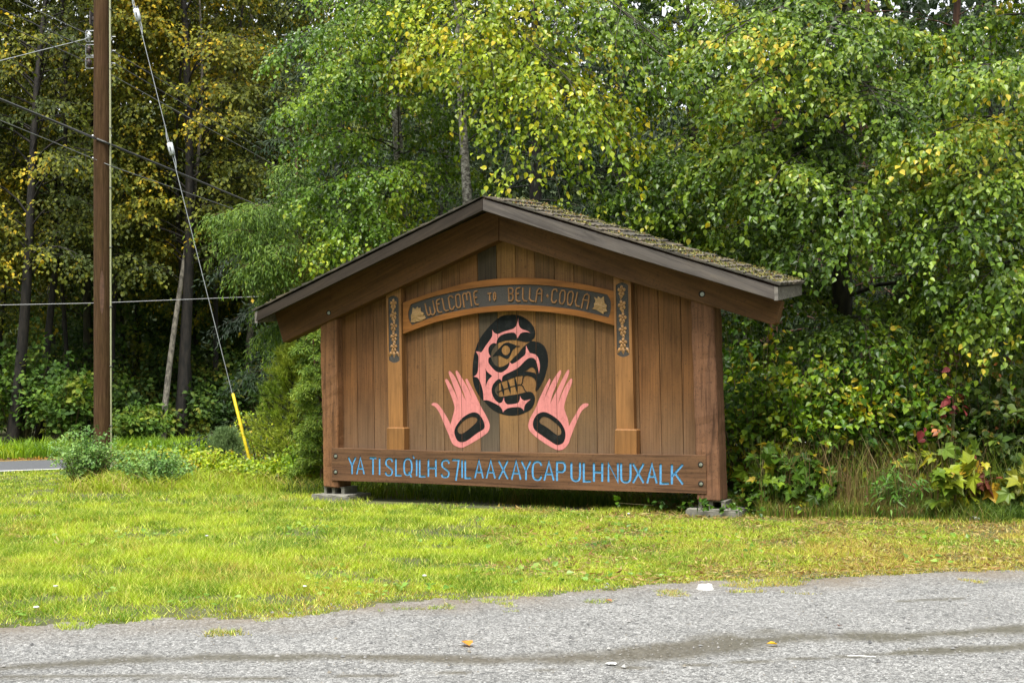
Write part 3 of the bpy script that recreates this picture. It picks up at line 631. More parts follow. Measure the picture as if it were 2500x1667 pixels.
orr = [(230,970),(290,870),(380,825),(470,835),(600,910),(700,1000),(770,1120),(788,1230),(760,1340),(700,1385),(630,1392),(540,1340),(400,1245),(270,1150),(225,1070)]
ir = [(335,970),(370,920),(420,905),(510,935),(620,1020),(690,1090),(715,1160),(700,1215),(650,1225),(580,1180),(480,1100),(400,1050),(350,1020)]
for h, o_, i_, ox, lab in ((hl, ol, il, 1030, 'pink painted hand left of the bird face'), (hr, orr, ir, 1270, 'pink painted hand right of the bird face')):
    q = lambda pts: [(ox + p.x / 7.128, 890 + p.y / 7.128) for p in spline(pts, True, 4)]
    paint('painted_hand', [q(h), q(i_)], .0030, PINK, lab)
    paint('painted_palm', [q(o_), q(i_)], .0042, BLACK)

# roof: barge boards, eave boards, deck, shakes, moss
DB = .60
bl = polyf([(624, 786), (1178, 514), (1178, 485), (628, 760)], DB)
br = polyf([(1178.5, 514), (1360, 571), (1500, 615), (1700, 675), (1892, 732.5), (1890, 699), (1178.5, 485)], DB)
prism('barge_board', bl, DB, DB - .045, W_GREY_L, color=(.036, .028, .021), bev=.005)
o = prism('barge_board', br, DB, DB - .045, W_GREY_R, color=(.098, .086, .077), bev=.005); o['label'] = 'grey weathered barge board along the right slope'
RAISE, DBK = .13, -.70                             # the roof climbs a little towards its back edge
rp, rl, rr_ = bl[2], bl[3], br[5]
th = .035
def slope_pt(side, t, d, up=0.0):                  # t = 0 ridge .. 1 eave
    e = rl if side < 0 else rr_; p = rp.lerp(e, t)
    return Vector((p.x, -d, p.y + RAISE * (DB - d) / (DB - DBK) + up))
for side in (-1, 1):
    bm = bmesh.new(); cs = [slope_pt(side, t, d, u) for u in (-.03, .012) for t, d in ((0, DB - .05), (1, DB - .05), (1, DBK), (0, DBK))]
    v = [bm.verts.new(c) for c in cs]
    for f in [(0,1,2,3),(4,5,6,7),(0,1,5,4),(1,2,6,5),(2,3,7,6),(3,0,4,7)]: bm.faces.new([v[i] for i in f])
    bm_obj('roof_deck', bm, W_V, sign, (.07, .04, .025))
    # eave board across the depth
    e = rl if side < 0 else rr_; h = .17
    a, b_ = slope_pt(side, 1, DB - .001), slope_pt(side, 1, DBK)
    bm = bmesh.new(); v = []
    for p in (a, b_):
        k = 1 if p is a else .86
        v += [bm.verts.new(p + Vector((0, 0, .0))), bm.verts.new(p + Vector((side * .045, 0, -.012))), bm.verts.new(p + Vector((side * .045, 0, -h * k))), bm.verts.new(p + Vector((0, 0, -h * k)))]
    for f in [(0,1,2,3),(7,6,5,4),(0,4,5,1),(1,5,6,2),(2,6,7,3),(3,7,4,0)]: bm.faces.new([v[i] for i in f])
    bm_obj('eave_board', bm, W_H, sign, (.19, .175, .155))
    # a second rafter line behind, under the deck
    bm = bmesh.new(); v = [bm.verts.new(slope_pt(side, t, d, u)) for u in (-.22, -.032) for t, d in ((.02, -.45), (.93, -.45), (.93, -.55), (.02, -.55))]
    for f in [(0,1,2,3),(4,5,6,7),(0,1,5,4),(1,2,6,5),(2,3,7,6),(3,0,4,7)]: bm.faces.new([v[i] for i in f])
    bm_obj('rafter', bm, W_RL if side < 0 else W_RR, sign, (.1, .055, .03))
SHAKE = wood('shake_wood', 0, 40, .0, .9, .01, .7, .6)
def shake_mesh(seed):
    r = random.Random(seed); bm = bmesh.new(); n = 3; rows = []
    for z in (0, .5, 1):
        rows.append([[bm.verts.new(((k / n - .5) , (z - .5) + (r.uniform(-.03, .03) if z == 1 else 0), (.2 + .8 * z) * (.5 + r.uniform(-.2, .2)) if top else -.5 * z)) for k in range(n + 1)] for top in (0, 1)])
    for a, b_ in zip(rows, rows[1:]):
        for k in range(n):
            bm.faces.new((a[1][k], a[1][k + 1], b_[1][k + 1], b_[1][k])); bm.faces.new((a[0][k], b_[0][k], b_[0][k + 1], a[0][k + 1]))
        bm.faces.new((a[0][0], a[1][0], b_[1][0], b_[0][0])); bm.faces.new((a[0][n], b_[0][n], b_[1][n], a[1][n]))
    a = rows[-1]
    for k in range(n): bm.faces.new((a[0][k], a[0][k + 1], a[1][k + 1], a[1][k]))
    me = bpy.data.meshes.new('shake'); bmesh.ops.recalc_face_normals(bm, faces=bm.faces); bm.to_mesh(me); bm.free(); me.materials.append(SHAKE); return me
SM = [shake_mesh(i) for i in range(4)]
moss_p = []
for side, ncol in ((1, 9), (-1, 7)):
    e = rl if side < 0 else rr_; Ls = (e - rp).length; nc = 17; ex = Ls / nc
    ang = math.atan2(-(e - rp).y, abs((e - rp).x)) 
    for c in range(nc):
        t = (c + 1) / nc; d0 = DBK; wtot = DB + .02 - DBK; ws = [random.uniform(.8, 1.2) for _ in range(ncol)]; sm = sum(ws); d = d0
        for w_ in ws:
            wd = w_ / sm * wtot; cd_ = d + wd / 2; d += wd
            p = slope_pt(side, t - .5 / nc + .012, cd_, .038 + random.uniform(-.003, .006))
            o = link('shake', SM[random.randrange(4)], None, sign, [(.09, .085, .07), (.12, .105, .085), (.07, .065, .055), (.14, .12, .09)][random.randrange(4)])
            # local x across the roof depth, local y down the slope
            down = Vector((side * math.cos(ang), 0, -math.sin(ang))); across = Vector((0, -1, RAISE / (DBK - DB) * 1.0)).normalized() * 1
            up_ = down.cross(across).normalized(); 
            if up_.z < 0: across = -across; up_ = -up_
            Mx = Matrix((across, down, down.cross(across) if down.cross(across).z * 1 > 0 else across.cross(down))).transposed().to_4x4()
            tilt = Matrix.Rotation(-.035 * (1 if Mx.to_3x3().determinant() > 0 else -1), 4, 'X')
            o.matrix_local = Matrix.Translation(p) @ Mx @ tilt @ Matrix.Diagonal(((wd - .006), ex * 1.28 * random.uniform(.95, 1.05), .034, 1))
# moss and lichen tufts
def scatter_tufts(n):
    P = []; C = []
    for side, frac in ((1, .82), (-1, .18)):
        k = int(n * frac); t = rng.random(k) ** .8; d = DBK + (DB - DBK) * rng.random(k)
        nz = vnoise(t * 5, d * 1.9, 1, 20, 4); keep = nz > (.52 if side > 0 else .6); t = t[keep]; d = d[keep]
        # gather at the butts
        t = np.where(rng.random(len(t)) < .6, np.ceil(t * 17) / 17 + rng.normal(0, .004, len(t)), t); t = np.clip(t, .0, 1.012)
        for a, b_ in zip(t, d): P.append(slope_pt(side, a, b_, .052 + rng.random() * .012))
    return np.array([tuple(p) for p in P])
MP = scatter_tufts(7500); n = len(MP)
dv = unit(rng.normal(0, 1, (n, 3)) * [.8, .8, .4] + [0, 0, .9]); sz = rng.uniform(.008, .03, n) + (rng.random(n) < .05) * .02
pal = np.array([(.2, .185, .06), (.27, .25, .09), (.13, .14, .04), (.2, .13, .06), (.36, .34, .22), (.075, .075, .03), (.28, .11, .04)]); cc = pal[rng.choice(7, n, p=[.26, .24, .2, .1, .08, .1, .02])] * rng.uniform(.7, 1.15, (n, 1))
def kite_mesh(name, P, Dv, Nv, size, wid, col, fold=.12):
    X_ = unit(np.cross(Dv, Nv)); Nn = unit(np.cross(X_, Dv)); s = size[:, None]; w = (size * wid)[:, None]
    V_ = np.stack([P, P + Dv * s * .42 + X_ * w * .5 + Nn * s * fold, P + Dv * s, P + Dv * s * .42 - X_ * w * .5 + Nn * s * fold], 1).reshape(-1, 3)
    i = np.arange(len(P)) * 4; Tt = np.concatenate([np.stack([i, i + 1, i + 2], 1), np.stack([i, i + 2, i + 3], 1)])
    return np_mesh(name, V_, [Tt], np.repeat(col, 4, 0))
me = kite_mesh('moss', MP, dv, unit(rng.normal(0, 1, (n, 3))), sz, .9, cc)
MOSS = leafmat('moss', .1, .9, .1)
o = link('moss', me, MOSS, sign); o['kind'] = 'stuff'; o['label'] = 'yellow-green moss and lichen cushions on the roof'

# concrete pads and blocks under the posts
CONC = flat('concrete', (.165, .158, .13), .9, 0, .35, 14, .006)
def footing(uv_post, label, wl, wr, hpad, rot=0):
    p = face(*uv_post, .155); root = empty('concrete_footing', O + T * p.x + N * (-.02), AZ + rot)
    bm = bmesh.new(); box(bm, -wl, wr, -.33, .33, -.05, hpad); bmesh.ops.bevel(bm, geom=bm.edges[:], offset=.014, segments=2, affect='EDGES')
    bmesh.ops.subdivide_edges(bm, edges=[e for e in bm.edges if e.calc_length() > .2], cuts=5)
    for v in bm.verts: v.co += Vector((random.uniform(-.006, .006), random.uniform(-.006, .006), random.uniform(-.006, .006)))
    bm_obj('pad', bm, CONC, root)
    bm = bmesh.new(); zt = p.y - .003
    for x0, x1 in ((-.15, -.11), (-.02, .03), (.14, .19)): box(bm, x0, x1, -.12, .2, hpad - .002, zt - .012)
    box(bm, -.15, .19, .201, .235, hpad - .002, zt - .012); box(bm, -.155, .195, -.125, .24, zt - .012, zt)
    bm_obj('block', bm, CONC, root)
    tag(root, label, 'footing', 'concrete footings under the sign posts')
footing((808, 1188), 'weedy concrete pad under the left post of the sign', .24, .38, .085)
footing((1730, 1222), 'pale chipped concrete pad under the right post of the sign', .27, .40, .09, R(3))

# ------------------------------------------------------------------ utility pole, guy wire, overhead lines
PY = 24.8; PX = (251 - U0) * PY / F
def pole_mat():
    m, nt, b = mat('pole_wood'); L = nt.links; tc = nd(nt, 'ShaderNodeTexCoord'); mp = nd(nt, 'ShaderNodeMapping'); mp.inputs['Scale'].default_value = (1, 1, .05); L.new(tc.outputs['Object'], mp.inputs[0])
    n = nd(nt, 'ShaderNodeTexNoise', Scale=45.0, Detail=8.0, Roughness=.75); L.new(mp.outputs[0], n.inputs['Vector'])
    c = ramp(nt, n.outputs['Fac'], [(.3, (.024, .014, .007)), (.5, (.066, .038, .018)), (.72, (.125, .077, .04))])
    g = nd(nt, 'ShaderNodeTexNoise', Scale=3.0, Detail=5.0); L.new(tc.outputs['Object'], g.inputs['Vector']); c = mixc(nt, ramp(nt, g.outputs['Fac'], [(.45, (0, 0, 0)), (.75, (.6, .6, .6))]), c, (.07, .036, .022))
    L.new(c, b.inputs['Base Color']); b.inputs['Roughness'].default_value = .9; b.inputs['Specular IOR Level'].default_value = .08; bump(nt, b, n.outputs['Fac'], .6, .006); return m
pole = tag(empty('utility_pole', (PX, PY, 0)), 'tall brown wooden utility pole beside the road with a pale conduit strip', 'utility pole')
tb = Tubes(); tb.add([(0, 0, -.3), (0, 0, 1), (-.02, 0, 6), (-.03, 0, 12)], [.172, .17, .155, .14], 24); tb.obj('pole_shaft', pole_mat(), pole)
CONDUIT = flat('conduit', (.36, .37, .22), .6, 0, .15, 40); GALV = flat('galvanised', (.3, .31, .32), .35, .6, .2, 40); PORC = flat('porcelain', (.5, .53, .55), .25, 0, .08, 40)
tb = Tubes(); tb.add([(.172, -.035, .1), (.157, -.035, 6), (.145, -.035, 11.5)], .019, 8); tb.obj('conduit', CONDUIT, pole)
def zat(v, Y=PY): return EYE - (v - VH) * Y / F
for v in (90, 124, 155):
    z = zat(v); br_ = empty('insulator_bracket', (-.17, 0, z), 0, pole); s_ = .105
    tb = Tubes(); tb.add([(.0, -.02, s_), (-.14, -.02, s_), (-.15, -.02, s_ - .02), (-.15, -.02, -s_ + .02), (-.14, -.02, -s_), (0, -.02, -s_)], .014, 6); tb.obj('clevis', GALV, br_)
    tb = Tubes(); tb.add([(-.09, -.02, q) for q in (-s_ + .01, -.05, -.045, .0, .045, .05, s_ - .01)], [.01, .035, .055, .03, .055, .035, .01], 10); tb.obj('spool', PORC if v == 90 else flat('brown_spool', (.05, .03, .025), .3), br_)
    tb = Tubes(); tb.add([(.29, .0, 0), (.42, -.0, -.005)], .012, 6); tb.add([(.318, 0, 0), (.335, 0, 0)], .045, 6); tb.obj('bolt', GALV, br_)
for v in (333, 388):
    bo = empty('clamp', (0, 0, zat(v)), 0, pole); tb = Tubes(); tb.add([(-.2, -.01, 0), (-.155, -.01, 0)], .03, 8); tb.obj('wire_clamp', GALV, bo); tb = Tubes(); tb.add([(.15, -.02, 0), (.18, -.02, 0)], .022, 8); tb.obj('bolt', GALV, bo)
bm = bmesh.new(); z0 = zat(45); box(bm, -.245, -.225, -.05, .12, z0 - .13, z0 + .13); box(bm, -.226, -.15, .0, .05, z0 - .03, z0 + .03); bm_obj('side_plate', bm, flat('dark_plate', (.06, .05, .045), .7), pole)
# bare scar where bark was shaved off, and the number tag
bm = bmesh.new(); zc = zat(715); ring = []
for k in range(20):
    a = 2 * math.pi * k / 20; x = .035 + .042 * math.cos(a); z = zc + .42 * math.sin(a); ring.append(bm.verts.new((x, -math.sqrt(.1655 ** 2 - x * x) - .001, z)))
bm.faces.new(ring); bm_obj('scar', bm, flat('scar_wood', (.085, .040, .020), .8, 0, .4, 18), pole)
TAGW = flat('number_tag', (.8, .8, .78), .5, 0, .05, 40)
tagroot = bmesh.new(); z0 = zat(1073) ; w_ = .012
for seg in ([(.5, 1), (-.4, 1), (-.45, .2), (.1, .3), (.5, .0), (.5, -.6), (.1, -1), (-.45, -.85)],):
    pts = [Vector((-.155 + p[0] * .03, z0 + p[1] * .055)) for p in seg]; ribbon(pts, .016, .075, .07, tagroot)
o = bm_obj('number_five', tagroot, TAGW, pole)

tb = Tubes()
for q in range(9): tb.add([(.150, -.062, .9 + q * 1.15), (.196 - q * .003, -.045, .9 + q * 1.15), (.168, -.008, .9 + q * 1.15)], .012, 5)
tb.obj('strap', GALV, pole)
for a, z0, z1 in ((-1.95, .4, 6.8), (-1.25, 2.2, 5.0), (-2.3, 5.5, 9.8)):
    bm = bmesh.new(); n_ = 16; pv = []
    for k in range(n_ + 1):
        z = z0 + (z1 - z0) * k / n_; r_ = .1705 - .0022 * z + .0008; w_ = .02 * math.sin(math.pi * k / n_) ** .5 * .5; aj = a + .02 * math.sin(k * 1.7)
        pv.append([bm.verts.new((math.cos(aj + s_) * r_ - .02 * min(1, z / 6), math.sin(aj + s_) * r_, z)) for s_ in (-w_, w_)])
    for p_, q_ in zip(pv, pv[1:]): bm.faces.new((p_[0], p_[1], q_[1], q_[0]))
    bm_obj('crack', bm, HOLE, pole)
GW = flat('guy_steel', (.3, .32, .33), .5, .3, .1, 40); WIRE_D = flat('dark_wire', (.05, .05, .05), .5, 0, .1, 10); WIRE_L = flat('bare_wire', (.22, .225, .225), .4, .4, .1, 10)
ga = Vector((-4.85, 24.0, 0)); gt = Vector((PX + .1, PY, 11.1))
guy = tag(empty('guy_wire', ga), 'steel guy wire with white insulators and yellow ground guard', 'guy wire')
def gpt(v):                                        # point of the guy seen at row v
    lo_, hi = 0.0, 1.0
    for _ in range(40):
        m_ = (lo_ + hi) / 2; p = ga.lerp(gt, m_); vv_ = VH - (p.z - EYE) * F / p.y
        if vv_ > v: lo_ = m_
        else: hi = m_
    return ga.lerp(gt, lo_)
Tubes().add([Vector((0, 0, -.05)), gt - ga], .0075, 6).obj('strand', GW, guy)
gy_ = gpt(962) - ga; dirg = (gt - ga).normalized()
tb = Tubes(); tb.add([dirg * .05 + Vector((0, 0, -.08)), dirg * .3, gy_, gy_ + dirg * .02], [.029, .029, .029, .013], 10); tb.obj('guard', flat('yellow_guard', (.66, .5, .012), .5, 0, .25, 14), guy)
for v in (37, 364):
    c = gpt(v) - ga; tb = Tubes(); tb.add([c - dirg * .125, c - dirg * .115, c - dirg * .02, c + dirg * .02, c + dirg * .115, c + dirg * .125], [.025, .055, .058, .058, .055, .025], 8); tb.obj('insulator', PORC, guy)
    sl = Tubes(); o_ = Vector((.0, -.07, 0)); sl.add([c - dirg * .05 + o_, c + dirg * .03 + o_], .012, 5); sl.obj('slot', WIRE_D, guy)
    tb = Tubes(); tb.add([c - dirg * .4, c - dirg * .25 + Vector((.03, 0, 0)), c - dirg * .08 + Vector((.03, 0, 0))], .011, 5); tb.add([c + dirg * .4, c + dirg * .25 - Vector((.03, 0, 0)), c + dirg * .08 - Vector((.03, 0, 0))], .011, 5); tb.obj('loop', GW, guy)
def wire(label, pts, r, m):
    P = []
    for i in range(len(pts) - 1):
        for k in range(6): P.append(pts[i].lerp(pts[i + 1], k / 6))
    P.append(pts[-1]); o = Tubes().add(P, r, 5).obj('overhead_wire', m); tag(o, label, 'wire')
def along(u, v, slope, Y):                         # follow the line's image direction to another distance; lines run straight away
    X = PX + .124 * (Y - PY); u2 = U0 + X * F / Y; return W(u2, v + slope * (u2 - u), Y)
wire('uppermost thin overhead line reaching the top spool from the left', [along(222, 88, .47, 14), W(222, 88, PY)], .008, WIRE_L)
wire('dark overhead line through the middle spool, fading into the trees at right', [along(223, 122, .453, 14), W(223, 122, PY), W(272, 123, PY + .1), along(272, 123, .61, 62)], .009, WIRE_D)
wire('dark overhead line through the lowest spool on the pole', [along(223, 156, .45, 14), W(223, 156, PY), W(276, 153, PY + .1), along(278, 154, .585, 62)], .009, WIRE_D)
wire('bare overhead line leaving the pole just below the bolts', [W(262, 178, PY + .15), along(272, 184, .55, 62)], .009, WIRE_L)
wire('white service line sloping up from the left edge to the top spool', [W(-400, 255, 22), W(0, 149, 23.6), W(205, 97, PY - .1), W(222, 90, PY)], .008, GW)
wire('thick dark telephone cable crossing the pole', [along(232, 338, .41, 14), W(232, 338, PY - .17), W(262, 350, PY - .15), along(272, 356, .412, 62)], .024, WIRE_D)
wire('thin overhead line under the thick telephone cable', [along(229, 388, .41, 14), W(229, 388, PY - .15), W(272, 406, PY - .1), along(272, 406, .35, 62)], .009, WIRE_L)
wire('single level wire running behind the pole towards the sign roof', [W(-300, 751, 30), W(232, 740, 31), W(681, 722, 32), W(1100, 690, 33)], .0085, WIRE_L)


# ------------------------------------------------------------------ vegetation
TEMPL = {
 'ovate': (np.array([(0,0,0),(.30,.16,.07),(.36,.42,.08),(0,1,-.06),(-.36,.42,.08),(-.30,.16,.07)]), [np.array([(0,1,2,3),(0,3,4,5)])]),
 'kite': (np.array([(0,0,0),(.36,.4,.08),(0,1,0),(-.36,.4,.08)]), [np.array([(0,1,2),(0,2,3)])]),
 'frond': (np.array([(0,0,0),(.13,.35,.03),(0,1,-.05),(-.13,.35,.03)]), [np.array([(0,1,2),(0,2,3)])]),
 'needle': (np.array([(-.022,0,0),(.022,0,0),(0,1,0)]), [np.array([(0,1,2)])]),
 'maple': (np.array([(0,.06,-.04),(.22,-.10,.05),(.50,.10,.04),(.36,.24,.05),(.52,.52,.02),(.24,.52,.05),(.0,1.0,-.08),(-.24,.52,.05),(-.52,.52,.02),(-.36,.24,.05),(-.50,.10,.04),(-.22,-.10,.05)]),
           [np.array([(0,i,i+1) for i in range(1, 11)])]),
}
def leaf_mesh(name, P, Dv, Nv, size, col, shape):
    tv, tf = TEMPL[shape]
    X_ = unit(np.cross(Dv, Nv)); Nn = np.cross(X_, Dv); s = size[:, None, None]
    V_ = P[:, None] + s * (X_[:, None] * tv[None, :, 0, None] + Dv[:, None] * tv[None, :, 1, None] + Nn[:, None] * tv[None, :, 2, None])
    k = len(tv); off = (np.arange(len(P)) * k)[:, None, None]
    fs = [(f[None] + off).reshape(-1, f.shape[1]) for f in tf]
    return np_mesh(name, V_.reshape(-1, 3), fs, np.repeat(col, k, 0))
def project(P):
    y = np.maximum(P[:, 1], .1); return U0 + P[:, 0] * F / y, VH - (P[:, 2] - EYE) * F / y
def thin(P, keep_out=.28, backy=1e9):
    u, v = project(P); inside = (u > -260) & (u < 2760) & (v > -220)
    k = inside | (rng.random(len(P)) < keep_out)
    k &= ~((u > 880) & (u < 1660) & (v > 740) & (v < 1200) & (P[:, 1] > 18.5) & (rng.random(len(P)) < .8))     # few leaves right behind the closed wall of the sign
    k &= ~((P[:, 1] > backy) & (rng.random(len(P)) < .5))                                                     # thinner on the far side of a crown
    return k, np.where(inside, 1.0, 1.75)
def pal_cols(P, pal, w, sc=1.1, jit=.16, seed=0):
    """mix of palette colours in drifts (noise) and leaf by leaf"""
    n = len(P); a = vnoise(P[:, 0] + P[:, 1] * .6 + 40, P[:, 2] + 40, sc, seed, 2); r = np.clip((a - .5) * 1.5 + .5 + rng.normal(0, .22, n), 0, .999)
    cw = np.cumsum(w) / np.sum(w); i = np.searchsorted(cw, r); i = np.minimum(i, len(pal) - 1)
    return np.array(pal)[i] * np.clip(rng.normal(1, jit, (n, 1)), .5, 1.6)
def leaves_on_twigs(S, Dd, Ln, dr, K, size, hang=.6):
    """leaf positions/orientations along many twigs at once"""
    n = len(S); t = (np.arange(K)[None] + rng.random((n, K))) / K; L_ = Ln[:, None]
    P = S[:, None] + Dd[:, None] * (L_ * t)[..., None]; P[..., 2] -= (dr[:, None] * L_ * t ** 2)
    tang = Dd[:, None] * np.ones((1, K, 1)); tang[..., 2] -= 2 * dr[:, None] * t
    P = P.reshape(-1, 3); tang = unit(tang.reshape(-1, 3)); m = len(P)
    r = rng.normal(0, 1, (m, 3))
    Dv = unit(tang * .6 + r * .5 + np.array([0, 0, -hang * .85]))
    out = tang.copy(); out[:, 2] = 0
    Nv = unit(np.array([0, -.5, .75]) + out * .5 + rng.normal(0, .4, (m, 3)))
    P = P + r * size * .25
    return P, Dv, Nv, size * rng.uniform(.5, 1.3, m)
def tree(name, label, base, H, r0, bark, pal, w, z0=1.0, n1=40, Lmax=3.0, el=35, droop=.5, n2=8, ntw=5, twl=.45, K=9, size=.085, shape='ovate', lean=(0, 0), boughs=(), cat='tree',
         group=None, lm=None, az0=None, azspread=180, lprof=None, seed=1, tdroop=.7, hang=.6, wob=.15, sub2=.38, keep_out=.28, jit=.16, palsc=1.1, trunk_to=None, wood_r=1.0):
    rr = random.Random(seed); base = Vector((base[0], base[1], 0)); root = tag(empty(name, base), label, cat, group)
    npts = 14; ph = rr.uniform(0, 6); pts = []
    for i in range(npts):
        t = i / (npts - 1); pts.append(Vector((lean[0] * t + wob * math.sin(ph + t * 5) * t, lean[1] * t + wob * math.cos(ph * 2 + t * 4) * t, -.15 + (H + .15) * t)))
    def trunk(z):
        t = max(0, min(.9999, (z + .15) / (H + .15))) * (npts - 1); i = int(t); return pts[i].lerp(pts[i + 1], t - i)
    tb = Tubes(); tb.add(pts, [r0 * (1.25 if i == 0 else (1 - .85 * i / (npts - 1))) for i in range(npts)], 10); tb.obj('trunk', bark, root)
    wd = Tubes(); S, Dd, Ln, ov = [], [], [], []
    prim = []
    for i in range(n1):
        z = z0 + (H * .97 - z0) * ((i + rr.random()) / n1) ** 1.0; zf = (z - z0) / max(.1, H - z0)
        L_ = Lmax * (lprof(zf) if lprof else (1 - .75 * zf)) * rr.uniform(.65, 1.15)
        a = (az0 if az0 is not None else 0) + (rr.uniform(-azspread, azspread) if azspread < 180 else i * 137.5 + rr.uniform(-25, 25))
        a = R(a); e = R(el + rr.uniform(-15, 15))
        prim.append((z, Vector((math.cos(a) * math.cos(e), math.sin(a) * math.cos(e), math.sin(e))), L_, droop * rr.uniform(.7, 1.3), None, 1.0))
    for (z, end, dr, override, dens) in boughs:
        s = trunk(z); d = Vector(end) - base - s; L_ = d.length; d.z += dr * L_; prim.append((z, d / L_, L_, dr, override, dens))
    for z, d, L_, dr, override, dens in prim:
        s = trunk(z); P = [s + d * (L_ * t) - Vector((0, 0, dr * L_ * t * t)) for t in (0, .2, .4, .6, .8, 1)]
        rb = max(.008, r0 * .16 * (L_ / 3) ** .8) * wood_r; wd.add(P, [rb * (1 - .8 * k / 5) for k in range(6)], 4)
        m2 = max(3, int(n2 * (L_ / Lmax) ** .7 * dens))
        for j in range(m2 + 1):
            t = .22 + .78 * (j + rr.random() * .8) / (m2 + .5); t = min(t, 1.0)
            p = s + d * (L_ * t) - Vector((0, 0, dr * L_ * t * t)); tg = (d - Vector((0, 0, 2 * dr * t))).normalized()
            sd_ = Vector((0, 0, 1)).cross(tg).normalized(); sg = 1 if (j + (seed % 2)) % 2 else -1
            if j == m2: d2 = tg
            else: d2 = (tg * rr.uniform(.5, 1.0) + sd_ * sg * rr.uniform(.5, 1.0) + Vector((0, 0, rr.uniform(-.15, .3)))).normalized()
            L2 = L_ * sub2 * (1.1 - .5 * t) * rr.uniform(.7, 1.3)
            Q_ = [p + d2 * (L2 * q) - Vector((0, 0, dr * .8 * L2 * q * q)) for q in (0, .5, 1)]
            wd.add(Q_, [max(.004, rb * .35 * (1 - .7 * k / 2)) for k in range(3)], 3)
            for k in range(ntw + 1):
                q = min(1, .15 + .9 * (k + rr.random() * .8) / (ntw + .3))
                pp = p + d2 * (L2 * q) - Vector((0, 0, dr * .8 * L2 * q * q))
                s2 = Vector((0, 0, 1)).cross(d2).normalized() * (1 if k % 2 else -1)
                d3 = (d2 * rr.uniform(.3, .9) + s2 * rr.uniform(.2, .9) + Vector((rr.uniform(-.2, .2), rr.uniform(-.2, .2), rr.uniform(-.35, .1)))).normalized()
                S.append(pp); Dd.append(d3); Ln.append(twl * rr.uniform(.6, 1.3)); ov.append(-1 if override is None else override)
    tag(wd.obj('branch', B_MOSS if bark is B_BIRCH or bark is B_PALE else bark, root), kind='stuff')
    S = np.array([tuple(x) for x in S]); Dd = np.array([tuple(x) for x in Dd]); Ln = np.array(Ln)
    P, Dv, Nv, sz = leaves_on_twigs(S, Dd, Ln, np.full(len(S), tdroop), K, size, hang)
    Wp = P + np.array(base); k, mul = thin(Wp, keep_out * .5, base.y + .5); ovl = np.repeat(np.array(ov), K)
    if isinstance(pal[0][0], tuple):               # several palettes, chosen by bough
        col = pal_cols(Wp, pal[0], w[0], palsc, jit, seed)
        for q in range(1, len(pal)):
            mk = ovl == q; col[mk] = pal_cols(Wp[mk], pal[q], w[q], palsc * 1.5, jit, seed + q)
    else: col = pal_cols(Wp, pal, w, palsc, jit, seed)
    me = leaf_mesh('crown', P[k], Dv[k], Nv[k], (sz * mul)[k], col[k], shape)
    link('crown', me, lm or LEAF, root)
    return root, int(k.sum())
LEAVES = 0
def T_(*a, **k):
    global LEAVES
    r, n = tree(*a, **k); LEAVES += n; return r
def gx_(u, Y): return ((u - U0) * Y / F, Y)

GR = [(.034, .072, .006), (.066, .122, .008), (.122, .192, .011), (.21, .26, .016), (.32, .31, .022)]; GRW = [2.2, 4, 4, 1.6, .35]
YG = [(.12, .19, .010), (.22, .28, .012), (.35, .36, .016), (.46, .37, .018)]; YGW = [4, 4, 1.5, .3]
FRESH = [(.052, .11, .007), (.098, .175, .010), (.17, .25, .014), (.27, .31, .02)]; FRW = [2, 4, 3, .8]
BGREEN = [(.034, .070, .007), (.078, .138, .011), (.16, .232, .02), (.28, .325, .034), (.42, .34, .03)]; BGW = [2.2, 4, 4, 1.4, .06]
# birches behind the sign
T_('birch_tree', 'slender white-barked birch behind the roof ridge with a hanging yellow bough', gx_(1166, 21.6), 11.5, .13, B_BIRCH, [GR, YG], [GRW, YGW], z0=5.6, n1=24, Lmax=2.2, el=40, droop=.55, n2=9, ntw=5, K=13, size=.084,
   lean=(-.35, 0), seed=3, group='birches behind the sign', boughs=[(7.6, W(1390, 200, 18.6), .45, 1, 1.5), (7.9, W(1330, 330, 18.9), .5, 1, 1.4), (7.4, W(1480, 300, 18.9), .5, 1, 1.4), (7.6, W(1490, 400, 19.0), .6, None, .8),
           (8.6, W(1130, 60, 19), .35, 1, 1.3), (8.8, W(1200, 150, 19.1), .45, 1, .9), (8.9, W(1380, 20, 19.2), .4, None, 1.0), (8.8, W(1600, 90, 19.2), .4, None, 1.3), (8.2, W(1660, 170, 19.2), .45, None, 1.3)])
T_('birch_tree', 'white-barked birch with fresh green leaves left of the roof ridge', gx_(1010, 22.6), 12, .15, B_BIRCH, FRESH, FRW, z0=3.3, n1=56, Lmax=2.3, el=32, droop=.5, n2=9, ntw=5, K=12, size=.070, lean=(-.45, 0), seed=4,
   group='birches behind the sign', boughs=[(5.8, W(780, 330, 20.9), .3, None, 1.4), (4.8, W(790, 450, 20.9), .35, None, 1.6), (4.6, W(850, 520, 20.9), .35, None, 1.6), (6.8, W(740, 230, 21), .3, None, 1.4), (8, W(720, 100, 21), .3, None, 1.5), (7.4, W(820, 140, 20.6), .3, None, 1.4), (4.5, W(880, 560, 20.6), .4, None, 1.5), (5.2, W(900, 430, 20.4), .4, None, 1.4), (4.2, W(800, 590, 21.0), .3, None, 1.3), (8.8, W(880, 20, 20.5), .3, None, 1.5)])
